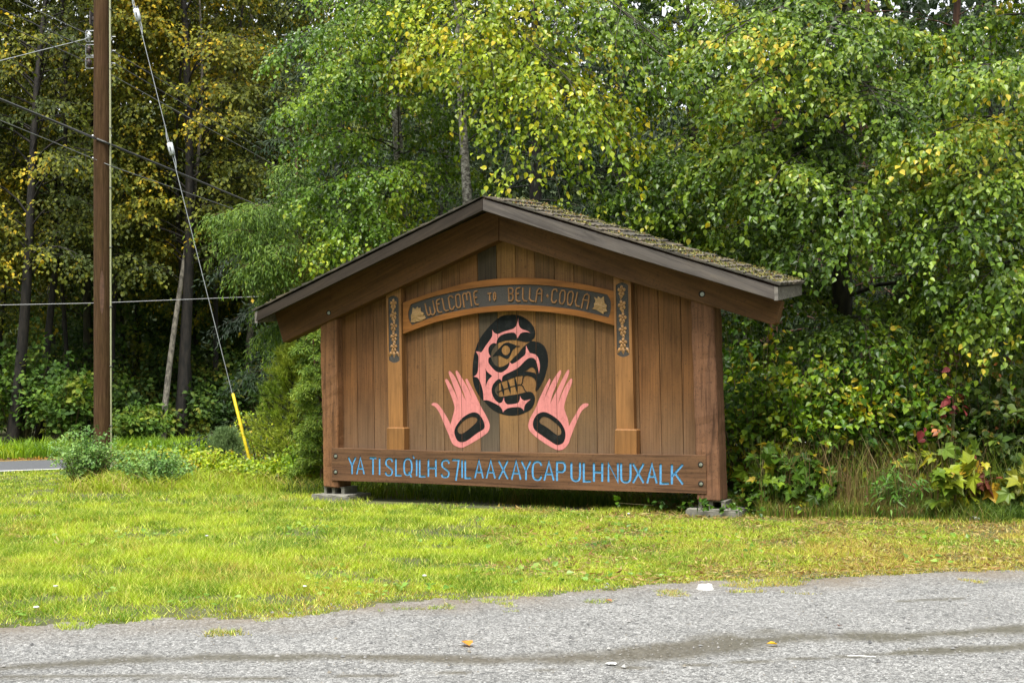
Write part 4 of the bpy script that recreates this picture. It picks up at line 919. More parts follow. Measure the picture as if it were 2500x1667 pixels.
# the big leafy trees on the right
T_('broadleaf_tree', 'big leafy tree right of the sign with layered drooping sprays', gx_(2060, 19.8), 12, .2, B_MOSS, BGREEN, BGW, z0=1.6, n1=36, Lmax=3.4, el=30, droop=.42, n2=13, ntw=6, K=17, size=.080, seed=5, group='big leafy trees at the right',
   boughs=[(6.5, W(1830, 210, 17.4), .3, None, 1.5), (5.2, W(1900, 420, 17.2), .32, None, 1.5), (4.2, W(1960, 600, 17.2), .3, None, 1.4), (7.2, W(2020, 90, 17.2), .3, None, 1.5), (6.2, W(2150, 260, 17), .3, None, 1.5), (4.8, W(2080, 480, 16.9), .3, None, 1.4), (7.5, W(1760, 100, 17.6), .3, None, 1.5), (5.5, W(1760, 380, 17.8), .35, None, 1.4)])
T_('broadleaf_tree', 'leafy tree at the right edge with boughs reaching down to the shrubs', gx_(2560, 18.4), 11, .17, B_PALE, BGREEN, BGW, z0=1.8, n1=30, Lmax=3.0, el=28, droop=.42, n2=13, ntw=6, K=17, size=.082, seed=6, group='big leafy trees at the right',
   boughs=[(4.6, W(2380, 430, 16.4), .3, None, 1.5), (3.8, W(2330, 560, 16.3), .3, None, 1.5), (3.2, W(2400, 680, 16.2), .35, None, 1.4), (5.8, W(2400, 160, 16.5), .3, None, 1.4), (3.0, W(2450, 760, 16.2), .4, None, 1.3), (5.2, W(2280, 330, 16.6), .3, None, 1.4)])
T_('broadleaf_tree', 'leafy tree close behind the right roof slope', gx_(1700, 21.0), 11.5, .15, B_MOSS, GR, GRW, z0=1.6, n1=36, Lmax=2.7, el=30, droop=.5, n2=11, ntw=6, K=14, size=.078, seed=8, group='big leafy trees at the right',
   boughs=[(3.6, W(1640, 500, 19), .4, None, 1.4), (3.4, W(1560, 470, 19.2), .4, None, 1.2), (3.4, W(1800, 560, 18.8), .4, None, 1.4), (4.6, W(1640, 380, 19), .4, None, 1.3)])
T_('broadleaf_tree', 'dark-leaved tree deep in the thicket at the far right', gx_(2330, 22.0), 11, .16, B_RED, GR, [3, 4, 2.5, .6, .1], z0=1.0, n1=55, Lmax=2.9, el=28, droop=.45, n2=8, ntw=5, K=9, size=.09, seed=9, group='big leafy trees at the right')
# conifers in the shade behind
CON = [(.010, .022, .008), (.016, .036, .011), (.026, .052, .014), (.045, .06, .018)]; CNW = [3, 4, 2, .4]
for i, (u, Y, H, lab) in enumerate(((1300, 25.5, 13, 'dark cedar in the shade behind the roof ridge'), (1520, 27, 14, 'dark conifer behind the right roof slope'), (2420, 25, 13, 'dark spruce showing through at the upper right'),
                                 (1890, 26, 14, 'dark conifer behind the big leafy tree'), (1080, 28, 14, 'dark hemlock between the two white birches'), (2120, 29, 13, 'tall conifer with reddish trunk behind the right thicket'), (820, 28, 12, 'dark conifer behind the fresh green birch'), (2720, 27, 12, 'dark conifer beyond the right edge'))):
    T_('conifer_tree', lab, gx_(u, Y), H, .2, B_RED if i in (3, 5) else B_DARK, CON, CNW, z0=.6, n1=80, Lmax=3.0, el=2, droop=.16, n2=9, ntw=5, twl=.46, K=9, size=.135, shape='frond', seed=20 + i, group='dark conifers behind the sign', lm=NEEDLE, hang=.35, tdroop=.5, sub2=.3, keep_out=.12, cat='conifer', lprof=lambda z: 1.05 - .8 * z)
CED = [(.055, .11, .010), (.11, .18, .015), (.18, .25, .022), (.2, .17, .02)]
T_('cedar_tree', 'western red cedar with drooping fronds left of the roof', gx_(745, 23.6), 6.0, .12, B_RED, CED, [3, 4, 2, .5], z0=2.4, n1=26, Lmax=1.1, el=5, droop=.35, n2=10, ntw=7, twl=.36, K=14, size=.085, shape='frond', seed=31, lm=NEEDLE, hang=.6, tdroop=1.0, sub2=.34, cat='cedar',
   boughs=[(4.0, W(560, 520, 21.8), .3, None, 1.6), (3.7, W(600, 560, 21.8), .35, None, 1.6), (4.3, W(640, 500, 21.8), .3, None, 1.5), (3.3, W(620, 640, 21.8), .35, None, 1.4), (3.5, W(690, 600, 21.6), .35, None, 1.5)])
T_('cedar_tree', 'small soft-leaved cedar against the left post', gx_(785, 20.6), 2.7, .05, B_RED, CED, [.6, 4, 4, .2], z0=.25, n1=40, Lmax=.55, el=20, droop=.3, n2=9, ntw=6, twl=.16, K=12, size=.06, shape='frond', seed=32, lm=NEEDLE, hang=.15, tdroop=.4, cat='cedar', lprof=lambda z: 1.1 - .85 * z)

def pine(label, base, H, width, seed, pal, nlen=.085):
    rr = random.Random(seed); root = tag(empty('young_pine', (base[0], base[1], 0)), label, 'pine')
    tb = Tubes(); tb.add([(0, 0, -.05), (.03, 0, H * .5), (0, .03, H)], [.05, .03, .008], 8); tb.obj('trunk', B_MOSS, root)
    wd = Tubes(); C_, A_ = [], []
    for i in range(75):
        z = .08 + (H - .12) * (i + rr.random()) / 75; zf = z / H; L_ = width * (1.05 - .95 * zf ** 1.2) * rr.uniform(.7, 1.1); a = i * 2.4 + rr.uniform(-.3, .3)
        d = Vector((math.cos(a), math.sin(a), rr.uniform(.1, .5))); P = [Vector((0, 0, z)) + d * (L_ * t) + Vector((0, 0, .25 * L_ * t * t)) for t in (0, .35, .7, 1)]
        wd.add(P, [.014, .01, .007, .004], 4)
        for t in np.linspace(.25, 1, 7):
            for k in range(2):
                q = Vector((0, 0, z)) + d * (L_ * t) + Vector((0, 0, .25 * L_ * t * t)) + Vector((rr.uniform(-.1, .1), rr.uniform(-.1, .1), rr.uniform(-.05, .08))) * (1 if t < 1 else .5)
                C_.append(q); A_.append((d * .6 + Vector((rr.uniform(-.5, .5), rr.uniform(-.5, .5), rr.uniform(.2, 1)))).normalized())
    tag(wd.obj('branch', B_MOSS, root), kind='stuff'); C_ = np.array([tuple(c) for c in C_]); A_ = np.array([tuple(c) for c in A_]); K = 34
    t = rng.random((len(C_), K, 1)) * .13; P = (C_[:, None] + A_[:, None] * t).reshape(-1, 3); Dv = unit(np.repeat(A_, K, 0) * .8 + rng.normal(0, .42, (len(P), 3))); Nv = unit(rng.normal(0, 1, (len(P), 3)))
    me = leaf_mesh('crown', P, Dv, Nv, nlen * rng.uniform(.7, 1.2, len(P)), pal_cols(P + np.array([*base, 0]), pal, [1] * len(pal), 2, .2, seed), 'needle'); link('crown', me, NEEDLE, root)
TEMPL['needle'][0][:2, 0] *= 2.6
PN = [(.09, .15, .014), (.15, .23, .022), (.23, .31, .03), (.3, .35, .04)]
pine('bushy yellow-green young pine left of the sign post', gx_(712, 22.3), 2.3, .8, 5, PN)
pine('small bluish spruce sapling beside the yellow guy guard', gx_(552, 25.6), .75, .42, 6, [(.08, .15, .05), (.13, .21, .07), (.18, .26, .1)], .05)

# the forest across the road
OL = [(.036, .052, .008), (.075, .092, .010), (.13, .14, .012), (.20, .185, .014), (.33, .26, .018), (.44, .31, .018)]; OLW = [2.6, 4, 4.4, 2.2, .5, .1]
DG = [(.025, .055, .010), (.05, .095, .013), (.09, .14, .016), (.15, .16, .02)]; DGW = [3, 4, 2, .5]
far = [(-150, 41, 19, (1.0, 0), .2, 'forest tree beyond the left edge'), (30, 39.5, 18, (1.6, 0), .24, 'leaning dark-trunked tree at the far left across the road'), (95, 41, 19, (1.0, .5), .17, 'slim crooked tree left of the utility pole'), (215, 43, 20, (.4, 0), .2, 'tree straight behind the utility pole'),
       (395, 40, 17, (1.3, 1.0), .13, 'pale-barked leaning trunk across the road, right of the pole'), (440, 40.6, 21, (.6, 0), .26, 'thick dark trunk standing beside the pale leaning one'), (600, 44, 19, (.4, 0), .18, 'birch trunk in the woods behind the guy wire guard'),
       (330, 47, 21, (0, 0), .2, 'tall olive tree in the second row behind the pole'), (690, 46, 20, (-.5, 0), .2, 'yellowing forest tree just left of the fresh green birch'), (530, 50, 22, (.3, 0), .2, 'tall yellowing tree at the back of the forest'), (130, 50, 21, (-.4, 0), .2, 'tall tree at the back left of the forest'), (860, 48, 20, (0, 0), .2, 'forest tree hidden behind the fresh green birch')]
for i, (u, Y, H, ln_, r0, lab) in enumerate(far):
    T_('forest_tree', lab, gx_(u, Y), H, r0 * .78, B_PALE if i in (4, 6) else (B_MOSS if i % 3 == 0 else B_DARK), OL, OLW, z0=3.6 + (i % 3) * .8, n1=62, Lmax=4.2, el=42, droop=.45, n2=9, ntw=5, twl=.8, K=9, size=.136, shape='kite', lean=ln_, az0=90 if i < 7 else None, azspread=145 if i < 7 else 180, seed=50 + i, group='forest trees across the road', lm=LEAF_FAR, lprof=lambda z: .75 + .5 * z - .75 * z * z, wob=.5, jit=.22, palsc=.5, wood_r=1.15, keep_out=.2)
for i, (u, Y, H, r0, lx, lab) in enumerate(((275, 42, 18, .10, .5, 'very slim dark trunk just right of the pole across the road'), (470, 41.5, 17, .09, -.6, 'slim dark trunk right of the thick one'), (525, 43, 18, .10, .7, 'slim leaning trunk midway between the thick trunk and the guard'), (-10, 42.5, 18, .11, .4, 'slim dark trunk at the very left edge'), (170, 42, 17, .08, -.5, 'thin dark sapling between the crooked tree and the pole'))):
    T_('forest_tree', lab, gx_(u, Y), H, r0, B_DARK, OL, OLW, z0=5.5, n1=22, Lmax=2.6, el=45, droop=.4, n2=7, ntw=4, twl=.7, K=7, size=.13, shape='kite', lean=(lx, 0), seed=140 + i, group='forest trees across the road', lm=LEAF_FAR, wob=.6, jit=.22, palsc=.5, keep_out=.2)
for i, (u, Y, H, lab) in enumerate(((-60, 46, 9, 'shaded understorey tree at the left end of the forest'), (160, 47, 10, 'shaded green tree low behind the pole'), (300, 45, 8, 'shaded green tree under the olive crowns'), (480, 47, 10, 'shaded green tree between the dark trunk and the guy wire'), (640, 49, 10, 'shaded green tree behind the young pine'), (780, 45, 9, 'shaded green tree behind the cedar'))):
    T_('forest_tree', lab, gx_(u, Y), H, .12, B_DARK, DG, DGW, z0=.3, n1=52, Lmax=2.9, el=30, droop=.4, n2=8, ntw=5, twl=.6, K=8, size=.14, shape='kite', seed=80 + i, group='shaded understorey trees across the road', lm=LEAF_FAR, jit=.2, palsc=.6)

_ld = {}
def leaf_data(shape):
    if shape not in _ld:
        tv, tf = TEMPL[shape]; me = np_mesh('leaf', tv, tf); m, nt, b = mat('broad_leaf_' + shape); oi = nd(nt, 'ShaderNodeObjectInfo')
        tc = nd(nt, 'ShaderNodeTexCoord'); nz = nd(nt, 'ShaderNodeTexNoise', Scale=3.0, Detail=4.0); nt.links.new(tc.outputs['Object'], nz.inputs['Vector'])
        c = mixc(nt, 1.0, oi.outputs['Color'], ramp(nt, nz.outputs['Fac'], [(.3, (.7, .7, .6)), (.7, (1.2, 1.15, 1.1))]), 'MULTIPLY'); nt.links.new(c, b.inputs['Base Color']); b.inputs['Roughness'].default_value = .5; b.inputs['Specular IOR Level'].default_value = .25
        tr = nd(nt, 'ShaderNodeBsdfTranslucent'); mx = nd(nt, 'ShaderNodeMixShader'); mx.inputs[0].default_value = .25; nt.links.new(c, tr.inputs['Color'])
        nt.links.new(b.outputs[0], mx.inputs[1]); nt.links.new(tr.outputs[0], mx.inputs[2]); nt.links.new(mx.outputs[0], nt.nodes['Material Output'].inputs['Surface'])
        me.materials.append(m); _ld[shape] = me
    return _ld[shape]
def shrub(name, label, base, w, h, pal, wts, n=26, K=16, size=.07, shape='ovate', seed=1, cat='shrub', group=None, lm=None, twl=.3, spread=.9, hang=.25, lowfrac=.2, stemcol=None, up=.5, leafobj=0):
    rr = random.Random(seed); root = tag(empty(name, (base[0], base[1], 0)), label, cat, group); st = Tubes(); S, Dd, Ln = [], [], []
    for i in range(n):
        a = i * 2.39996 + rr.uniform(-.4, .4); q = math.sqrt((i + .5) / n); rad = w * .5 * q * rr.uniform(.75, 1.1); hh = h * (1.02 - .5 * q ** 2.2) * rr.uniform(.75, 1.1)
        tip = Vector((math.cos(a) * rad, math.sin(a) * rad, hh)); b0 = Vector((math.cos(a) * rad * .25, math.sin(a) * rad * .25, -.03)); mid = b0.lerp(tip, .55) + Vector((0, 0, h * .08))
        P = [b0, b0.lerp(mid, .5), mid, mid.lerp(tip, .5), tip]; st.add(P, [.004 + h * .004, .004 + h * .003, .003 + h * .002, .003, .002], 4)
        for k in range(K // 2):
            t = lowfrac + (1 - lowfrac) * (k + rr.random()) / (K / 2); p = b0.lerp(mid, t / .55) if t < .55 else mid.lerp(tip, (t - .55) / .45)
            aa = rr.uniform(0, 6.28); S.append(p); Dd.append(Vector((math.cos(aa) * spread, math.sin(aa) * spread, rr.uniform(-.1, up) + .1)).normalized()); Ln.append(twl * rr.uniform(.5, 1.2))
    tag(st.obj('stems', stemcol or STEM, root), kind='stuff'); S = np.array([tuple(x) for x in S]); Dd = np.array([tuple(x) for x in Dd])
    P, Dv, Nv, sz = leaves_on_twigs(S, Dd, np.array(Ln), np.full(len(S), .35), 6, size, hang); P[:, 2] = np.maximum(P[:, 2], .02)
    if leafobj:                                    # broad leaves: each one an object of its own
        pick = rng.permutation(len(P))[:leafobj]; P, Dv, Nv, sz = P[pick], Dv[pick], Nv[pick], np.maximum(sz[pick], size * .6) * 1.12
        cc_ = pal_cols(P + np.array([*base, 0]), pal, wts, 2.2, .18, seed); X_ = unit(np.cross(Dv, Nv)); Nn = np.cross(X_, Dv)
        for j in range(len(P)):
            o = link('leaf', leaf_data(shape), None, root, tuple(cc_[j])); s_ = float(sz[j])
            o.matrix_local = Matrix(((X_[j, 0] * s_, Dv[j, 0] * s_, Nn[j, 0] * s_, P[j, 0]), (X_[j, 1] * s_, Dv[j, 1] * s_, Nn[j, 1] * s_, P[j, 1]), (X_[j, 2] * s_, Dv[j, 2] * s_, Nn[j, 2] * s_, P[j, 2]), (0, 0, 0, 1)))
        return root
    me = leaf_mesh('foliage', P, Dv, Nv, sz, pal_cols(P + np.array([*base, 0]), pal, wts, 2.2, .18, seed), shape); link('foliage', me, lm or LEAF, root); return root
# understorey across the road
UG = [(.035, .08, .012), (.06, .12, .015), (.1, .17, .02), (.18, .22, .025)]; UGW = [2, 4, 3, .6]
for i, (u, Y, w_, h_, lab) in enumerate(((-90, 39.5, 3.2, 3.0, 'leafy maple bush at the left end of the far verge'), (60, 40, 3.0, 3.6, 'bright maple bush between the leaning trunks'), (165, 39, 2.6, 2.6, 'yellow-tipped bush left of the pole base across the road'), (290, 40.5, 2.8, 2.4, 'rounded green bush right of the pole across the road'),
                                     (345, 39, 2.0, 1.2, 'low bramble mound at the foot of the pale trunk'), (490, 41, 3.0, 1.9, 'dark bush right of the thick trunk'), (560, 43, 3.2, 3.2, 'tall dark bush behind the guy wire guard'), (660, 42, 3.0, 3.4, 'dark bush behind the young pine'), (230, 43, 3.0, 4.2, 'tall green bush in the shade behind the pole'), (420, 44, 3, 3.6, 'bush in the shade behind the two trunks'))):
    shrub('forest_shrub', lab, gx_(u, Y), w_, h_, UG if i in (0, 1, 2, 4) else DG, UGW if i in (0, 1, 2, 4) else DGW, n=34, K=20, size=.17, shape='kite', seed=100 + i, group='bushes along the forest edge', lm=LEAF_FAR, twl=.5)
# dark mass of the distant woods: thousands of leaves nobody could count
n = 66000; P = np.stack([rng.uniform(-34, 30, n), rng.uniform(54, 74, n), 21 * rng.random(n) ** 1.1], 1)
k = vnoise(P[:, 0], P[:, 2], .35, 60) > .30 + .012 * np.maximum(P[:, 2] - 8, 0); P = P[k]; n = len(P)
me = leaf_mesh('distant_woods', P, unit(rng.normal(0, 1, (n, 3)) + [0, 0, -.5]), unit(rng.normal(0, 1, (n, 3)) + [0, -.6, .6]), rng.uniform(.4, .78, n), pal_cols(P, [(.015, .028, .008), (.03, .05, .012), (.05, .075, .014), (.075, .09, .016)], [3, 3, 2, .6], .3, .2, 3), 'kite')
tag(link('distant_woods', me, LEAF_FAR), kind='stuff')
bm = bmesh.new()                                    # the wooded rise that closes the view behind the trees
prof = [(-160, 0), (-60, 0)] ; 
gridx = np.linspace(-150, 150, 40); rows = []
for y, z in ((74, -.2), (84, 12), (100, 24), (130, 34), (170, 36)):
    rows.append([bm.verts.new((x, y + 4 * math.sin(x * .11), max(-.2, z * (.75 + .35 * vnoise(np.array([x]), np.array([y]), .04, 70)[0])))) for x in gridx])
for a, b_ in zip(rows, rows[1:]):
    for i in range(len(gridx) - 1): bm.faces.new((a[i], a[i + 1], b_[i + 1], b_[i]))
FLOOR = flat('forest_floor', (.03, .045, .012), .95, 0, .6, .5)
tag(bm_obj('hill', bm, FLOOR, smooth=True), kind='structure')
# unseen wooded slope added behind the camera, round both flanks, blocking low sky light
bm = bmesh.new(); rows = []
for rad, z in ((70, 0), (100, 26), (150, 62), (230, 105), (320, 125)):
    row = []
    for k in range(49):
        a = R(160 + 220 * k / 48); hh = z * (.8 + .4 * vnoise(np.array([k * .35]), np.array([rad * .02]), 1, 71)[0])
        row.append(bm.verts.new((math.cos(a) * rad * 1.25, math.sin(a) * rad, hh - .3)))
    rows.append(row)
for a, b_ in zip(rows, rows[1:]):
    for i in range(48): bm.faces.new((a[i], a[i + 1], b_[i + 1], b_[i]))
tag(bm_obj('hill', bm, FLOOR, smooth=True), kind='structure')

# shrubs beside the pole, weeds, thicket on the right
BL = [(.07, .15, .035), (.125, .24, .052), (.2, .32, .075)]; BLW = [2, 4, 2]
p = GD(195, 1108); shrub('meadow_shrub', 'bluish-green bushy weed in front of the utility pole', p[:2], 1.4, .95, BL, BLW, n=70, K=20, size=.045, seed=200, group='bluish weeds by the pole', twl=.14)
p = GD(355, 1116); shrub('meadow_shrub', 'second bluish-green weed clump, right of the pole', p[:2], 1.6, .68, BL, BLW, n=70, K=18, size=.045, seed=201, group='bluish weeds by the pole', twl=.14)
WD = [(.13, .22, .014), (.25, .34, .018), (.37, .42, .025), (.36, .28, .03)]; WDW = [2, 4, 2, .3]
for i, (x, y, w_, h_, lab) in enumerate(((480, 1092, 1.8, .5, 'yellowish weed clump behind the bluish weeds'), (560, 1100, 1.6, .3, 'weeds round the foot of the yellow guard'), (640, 1108, 1.7, .5, 'yellow-green weeds between the guard and the sign'), (700, 1115, 1.1, .7, 'weeds leaning against the left post'), (330, 1078, 2.2, .5, 'yellow-green weeds at the road side right of the pole'), (430, 1085, 1.6, .55, 'pale weeds in the middle of the left verge'), (600, 1070, 2.6, 1.15, 'tall weeds in front of the young pine'), (720, 1082, 1.8, 1.1, 'leafy weeds in front of the small cedar'))):
    p = GD(x, y); shrub('weed_clump', lab, p[:2], w_, h_, WD, WDW, n=46, K=14, size=.06, seed=210 + i, cat='weed', group='weeds left of the sign', twl=.16)
p = GD(512, 1075); shrub('weed_clump', 'reddish-brown dried weed among the green ones', p[:2], .9, .55, [(.14, .05, .03), (.12, .09, .03), (.2, .1, .04)], [2, 2, 1], n=40, K=14, size=.04, seed=222, cat='weed', group='weeds left of the sign', twl=.12)
TH = [(.030, .075, .008), (.062, .13, .010), (.13, .21, .013), (.25, .30, .016), (.38, .29, .02)]; THW = [2.2, 4, 3, 1.6, .3]
for i, (u, Y, w_, h_, lab, sh, sz, pal, ww) in enumerate((
    (1850, 17.6, 1.9, 2.6, 'dark green dogwood just right of the right post', 'ovate', .092, TH, THW), (1960, 17.0, 1.7, 2.2, 'light green dogwood in the middle of the right thicket', 'ovate', .092, TH, [1, 3, 4, 2.4, .5]), (2110, 17.2, 1.9, 2.5, 'tall dogwood under the drooping sprays', 'ovate', .096, TH, THW),
    (2260, 16.9, 1.8, 2.2, 'dogwood behind the yellow thimbleberry', 'ovate', .092, TH, THW), (2430, 16.6, 1.9, 1.9, 'dogwood with orange tips at the right edge', 'ovate', .11, [(.04, .075, .012), (.08, .12, .016), (.2, .16, .03), (.4, .14, .05)], [3, 3, 1, .4]), (1780, 18.6, 1.6, 2.2, 'shaded shrub squeezed behind the right post', 'ovate', .1, TH, [4, 3, 1, .3, .05]),
    (2560, 17.2, 2, 2.4, 'dark shrub beyond the right edge', 'ovate', .092, TH, THW), (1880, 16.3, .9, 1.0, 'green thimbleberry with broad leaves near the right post', 'maple', .17, TH, [2, 4, 3, .6, .1]), (1970, 16.1, .8, .75, 'small thimbleberry in the middle of the thicket foot', 'maple', .16, TH, [1, 4, 3, 1.2, .3]),
    (2330, 15.9, 1.25, 1.05, 'bright yellow thimbleberry with broad turning leaves', 'maple', .19, [(.10, .17, .012), (.2, .25, .015), (.34, .32, .02), (.42, .27, .02), (.16, .05, .03)], [3, 4, 2.4, .8, .35]), (2480, 16.0, 1.1, .8, 'yellow-green thimbleberry at the right edge', 'maple', .17, [(.1, .16, .02), (.22, .24, .025), (.36, .3, .03)], [3, 3, 1]),
    (2190, 15.9, .75, .75, 'feathery light green herb beside the yellow thimbleberry', 'frond', .11, [(.07, .15, .02), (.11, .2, .03)], [1, 1]))):
    shrub('thicket_shrub' if sh != 'maple' else 'thimbleberry', lab, gx_(u, Y), w_, h_, pal, ww, n=48 if sh == 'ovate' else 16, K=20 if sh == 'ovate' else 11, size=sz, shape=sh, seed=300 + i, group='shrubs of the right thicket', twl=.3 if sh != 'maple' else .16, hang=.5, leafobj=150 if sh == 'maple' else 0)
p = W(2310, 960, 16.2)
rt = shrub('red_dogwood', 'small dogwood with crimson leaves above the yellow thimbleberry', (p[0] + .05, 16.25), .95, 1.75, [(.15, .022, .026), (.22, .04, .045), (.12, .018, .022), (.16, .17, .03)], [1.4, 1.4, 1, 1.8], n=7, K=4, size=.12, seed=330, twl=.16, lowfrac=.75, hang=.8, leafobj=60)
p = GD(1650, 1120)
shrub('weed_clump', 'dark weeds growing in the shade under the sign', tuple((O + T * 2.8 - N * 1.0)[:2]), 3.6, .24, TH, [3, 4, 2, .3, .05], n=90, K=8, size=.07, seed=340, cat='weed', twl=.1)

# ------------------------------------------------------------------ grass
def blades(name, P, h, wd, col, lean=.45, mat_=GRASS, bend=.25, simple=False):
    n = len(P); a = rng.uniform(0, 2 * math.pi, n); ax = np.stack([np.cos(a), np.sin(a), np.zeros(n)], 1); ln_ = rng.normal(0, lean, (n, 2))
    tip = P + np.stack([ln_[:, 0] * h, ln_[:, 1] * h, h], 1); mid = P + np.stack([ln_[:, 0] * h * bend, ln_[:, 1] * h * bend, h * .55], 1); w2 = (wd * .5)[:, None]
    if simple:                                     # short turf: one tapering face each
        i = np.arange(n) * 3; V_ = np.stack([P - ax * w2, P + ax * w2, tip], 1).reshape(-1, 3)
        return tag(link(name, np_mesh(name, V_, [np.stack([i, i + 1, i + 2], 1)], np.repeat(col, 3, 0)), mat_), kind='stuff')
    V_ = np.stack([P - ax * w2, P + ax * w2, mid + ax * w2 * .8, tip, mid - ax * w2 * .8], 1).reshape(-1, 3); i = np.arange(n) * 5
    me = np_mesh(name, V_, [np.stack([i, i + 1, i + 2, i + 4], 1), np.stack([i + 4, i + 2, i + 3], 1)], np.repeat(col, 5, 0)); return tag(link(name, me, mat_), kind='stuff')
def road_off(x, y): return (x - RA[0]) * RN[0] + (y - RA[1]) * RN[1]
SGN_IN = lambda x, y: ((x - O.x) * T.x + (y - O.y) * T.y, (x - O.x) * N.x + (y - O.y) * N.y)
def lawn_points(n, x0, x1, y0, y1):
    x = rng.uniform(x0, x1, n); y = rng.uniform(y0, y1, n); u = U0 + x * F / y
    return x, y, u
def lawn_cols(x, y, u):
    a = vnoise(x, y, .55, 30); b = vnoise(x, y * .7, 3.4, 31, 4); c = vnoise(x, y, 5.0, 32)
    lime = np.array([.335, .425, .030]); deep = np.array([.13, .225, .014]); straw = np.array([.44, .32, .075]); pale = np.array([.5, .52, .11])
    m = np.clip((b - .40) * 3.0 + .15, 0, 1)[:, None]; col = lime * m + deep * (1 - m)
    # drier, straw-coloured turf towards the right and the gravel edge
    dry = np.clip((u - 1350) / 700, 0, 1) * .9 * np.clip(1 - (y - edge_y(x) - 1.2) / 3.4, .25, 1); edge = np.clip(1 - (y - edge_y(x)) / .9, 0, 1) * .35
    s = np.clip((a * .9 + c * .5 - .72) * 2.6 + dry * 1.25 + edge - .2, 0, .9); pick = (rng.random(len(x)) < s * .8 + .05)
    col = np.where(pick[:, None], straw * rng.uniform(.55, 1.1, (len(x), 1)), col)
    pk_ = rng.random(len(x)) < .2; col = np.where(pk_[:, None], pale, col)
    return col * np.clip(rng.normal(1, .27, (len(x), 1)), .35, 1.7)
Ps, Hs, Ws, Cs = [], [], [], []
for (n, x0, x1, y0, y1) in ((560000, -5.2, 5.6, 7.6, 12.5), (400000, -8.2, 7.5, 12.5, 17.5), (130000, -12, -2.0, 17.5, 27)):
    x, y, u = lawn_points(n, x0, x1, y0, y1)
    e = edge_y(x) + (vnoise(x, x * 0 + 3, 1.7, 4) - .5) * .5
    d = y - e; tuft = vnoise(x, y, 3.2, 33) > .635 
    thin_ = np.clip((d + .15) / .7, 0, 1); patch = vnoise(x, y, 2.2, 34)
    s, dn = SGN_IN(x, y); bare = (np.abs(dn - .05) < .42) & (s > -.4) & (s < 6.4)
    ok = (road_off(x, y) < -.2) & (u > -120) & (u < 2620) & ((rng.random(n) < thin_ * np.clip((patch - .27) * 2.6, .10, 1)) | (tuft & (d > -.7) & (d < .2) & (rng.random(n) < .8))) & (d > -.7)
    ok &= ~(bare & (rng.random(n) < .72)); ok &= ~((y > 17.0) & (u > 800) & (rng.random(n) < .6))
    x, y, u, d = x[ok], y[ok], u[ok], d[ok]; m = len(x)
    tall = np.clip((vnoise(x, y, .8, 36) - .5) * 2.5, 0, 1) * np.clip((y - edge_y(x) - 2) / 4, 0, 1)
    s, dn = SGN_IN(x, y); near = np.exp(-np.abs(dn - .6) / .35) * ((s > -.5) & (s < 6.5))
    h = (.018 + .026 * rng.random(m)) * np.where(d < 0, .95, .7 + .75 * np.clip(d / 1.2, 0, 1)) * (1 + tall * 1.1) * (1 - near * .5) * np.where(u < 700, 1.25, 1); h = np.where((y > 17.5) & (u > 330), h * 1.35, h); h = np.where((u < 330) & (y > 19.5), np.minimum(h, .032), h)
    Ps.append(np.stack([x, y, np.zeros(m)], 1)); Hs.append(h); Ws.append(np.maximum(.006, y * .00062) * rng.uniform(.7, 1.3, m)); Cs.append(lawn_cols(x, y, u))
blades('grass', np.concatenate(Ps), np.concatenate(Hs), np.concatenate(Ws), np.concatenate(Cs), .75, simple=True)
# tall grass: thicket foot, sign surroundings, far verge
def tallgrass(name, x, y, h, pal, wts, wd, seed, lean=.45):
    P = np.stack([x, y, np.zeros(len(x))], 1); blades(name, P, h, wd, pal_cols(P, pal, wts, 1.5, .2, seed), lean, GRASS, .18)
n = 15000; x = rng.uniform(3.05, 8.6, n); yb = 16.0 - .12 * (x - 3) ; y = yb + np.abs(rng.normal(0, .55, n)) - .25
tallgrass('tall_grass', x, y, .14 + .42 * rng.random(n) ** 2 * np.clip((y - yb + .4), .2, 1.2), [(.06, .11, .015), (.1, .17, .02), (.17, .2, .025), (.24, .17, .06), (.16, .1, .04)], [2, 3, 2, 1.6, 1], np.full(n, .010), 40, .3)
n = 2600; x = rng.uniform(3.1, 8.4, n); y = 16.15 - .12 * (x - 3) + np.abs(rng.normal(0, .5, n)) - .1
tallgrass('tall_grass', x, y, .35 + .75 * rng.random(n), [(.09, .15, .02), (.15, .2, .03), (.24, .2, .07), (.18, .12, .05)], [2.4, 3, 1.1, .35], np.full(n, .009), 47, .22)
n = 9000; s_ = rng.uniform(-.3, 6.3, n); q_ = -.25 - np.abs(rng.normal(0, .7, n)); pos = np.array([tuple(O + T * a + N * b_) for a, b_ in zip(s_, q_)])
tallgrass('tall_grass', pos[:, 0], pos[:, 1], .08 + .2 * rng.random(n) ** 2, [(.05, .09, .012), (.1, .15, .02), (.15, .17, .025), (.16, .11, .04)], [3, 3, 1.5, 1], np.full(n, .010), 41)
n = 42000; t = rng.uniform(-14, 34, n); o_ = 4.35 + np.abs(rng.normal(0, 2.6, n)); x = RA[0] + RD[0] * t + RN[0] * o_; y = RA[1] + RD[1] * t + RN[1] * o_
u = U0 + x * F / y; k = (u > -150) & (u < 900); tallgrass('verge_grass', x[k], y[k], .12 + .28 * rng.random(k.sum()), [(.10, .19, .012), (.19, .3, .016), (.28, .35, .025)], [2, 4, 2], np.full(k.sum(), .03), 42)
n = 3200; t = rng.uniform(-14, 20, n); o_ = 3.8 + np.abs(rng.normal(.12, .32, n)); P = np.stack([RA[0] + RD[0] * t + RN[0] * o_, RA[1] + RD[1] * t + RN[1] * o_, .015 + .02 * rng.random(n)], 1)
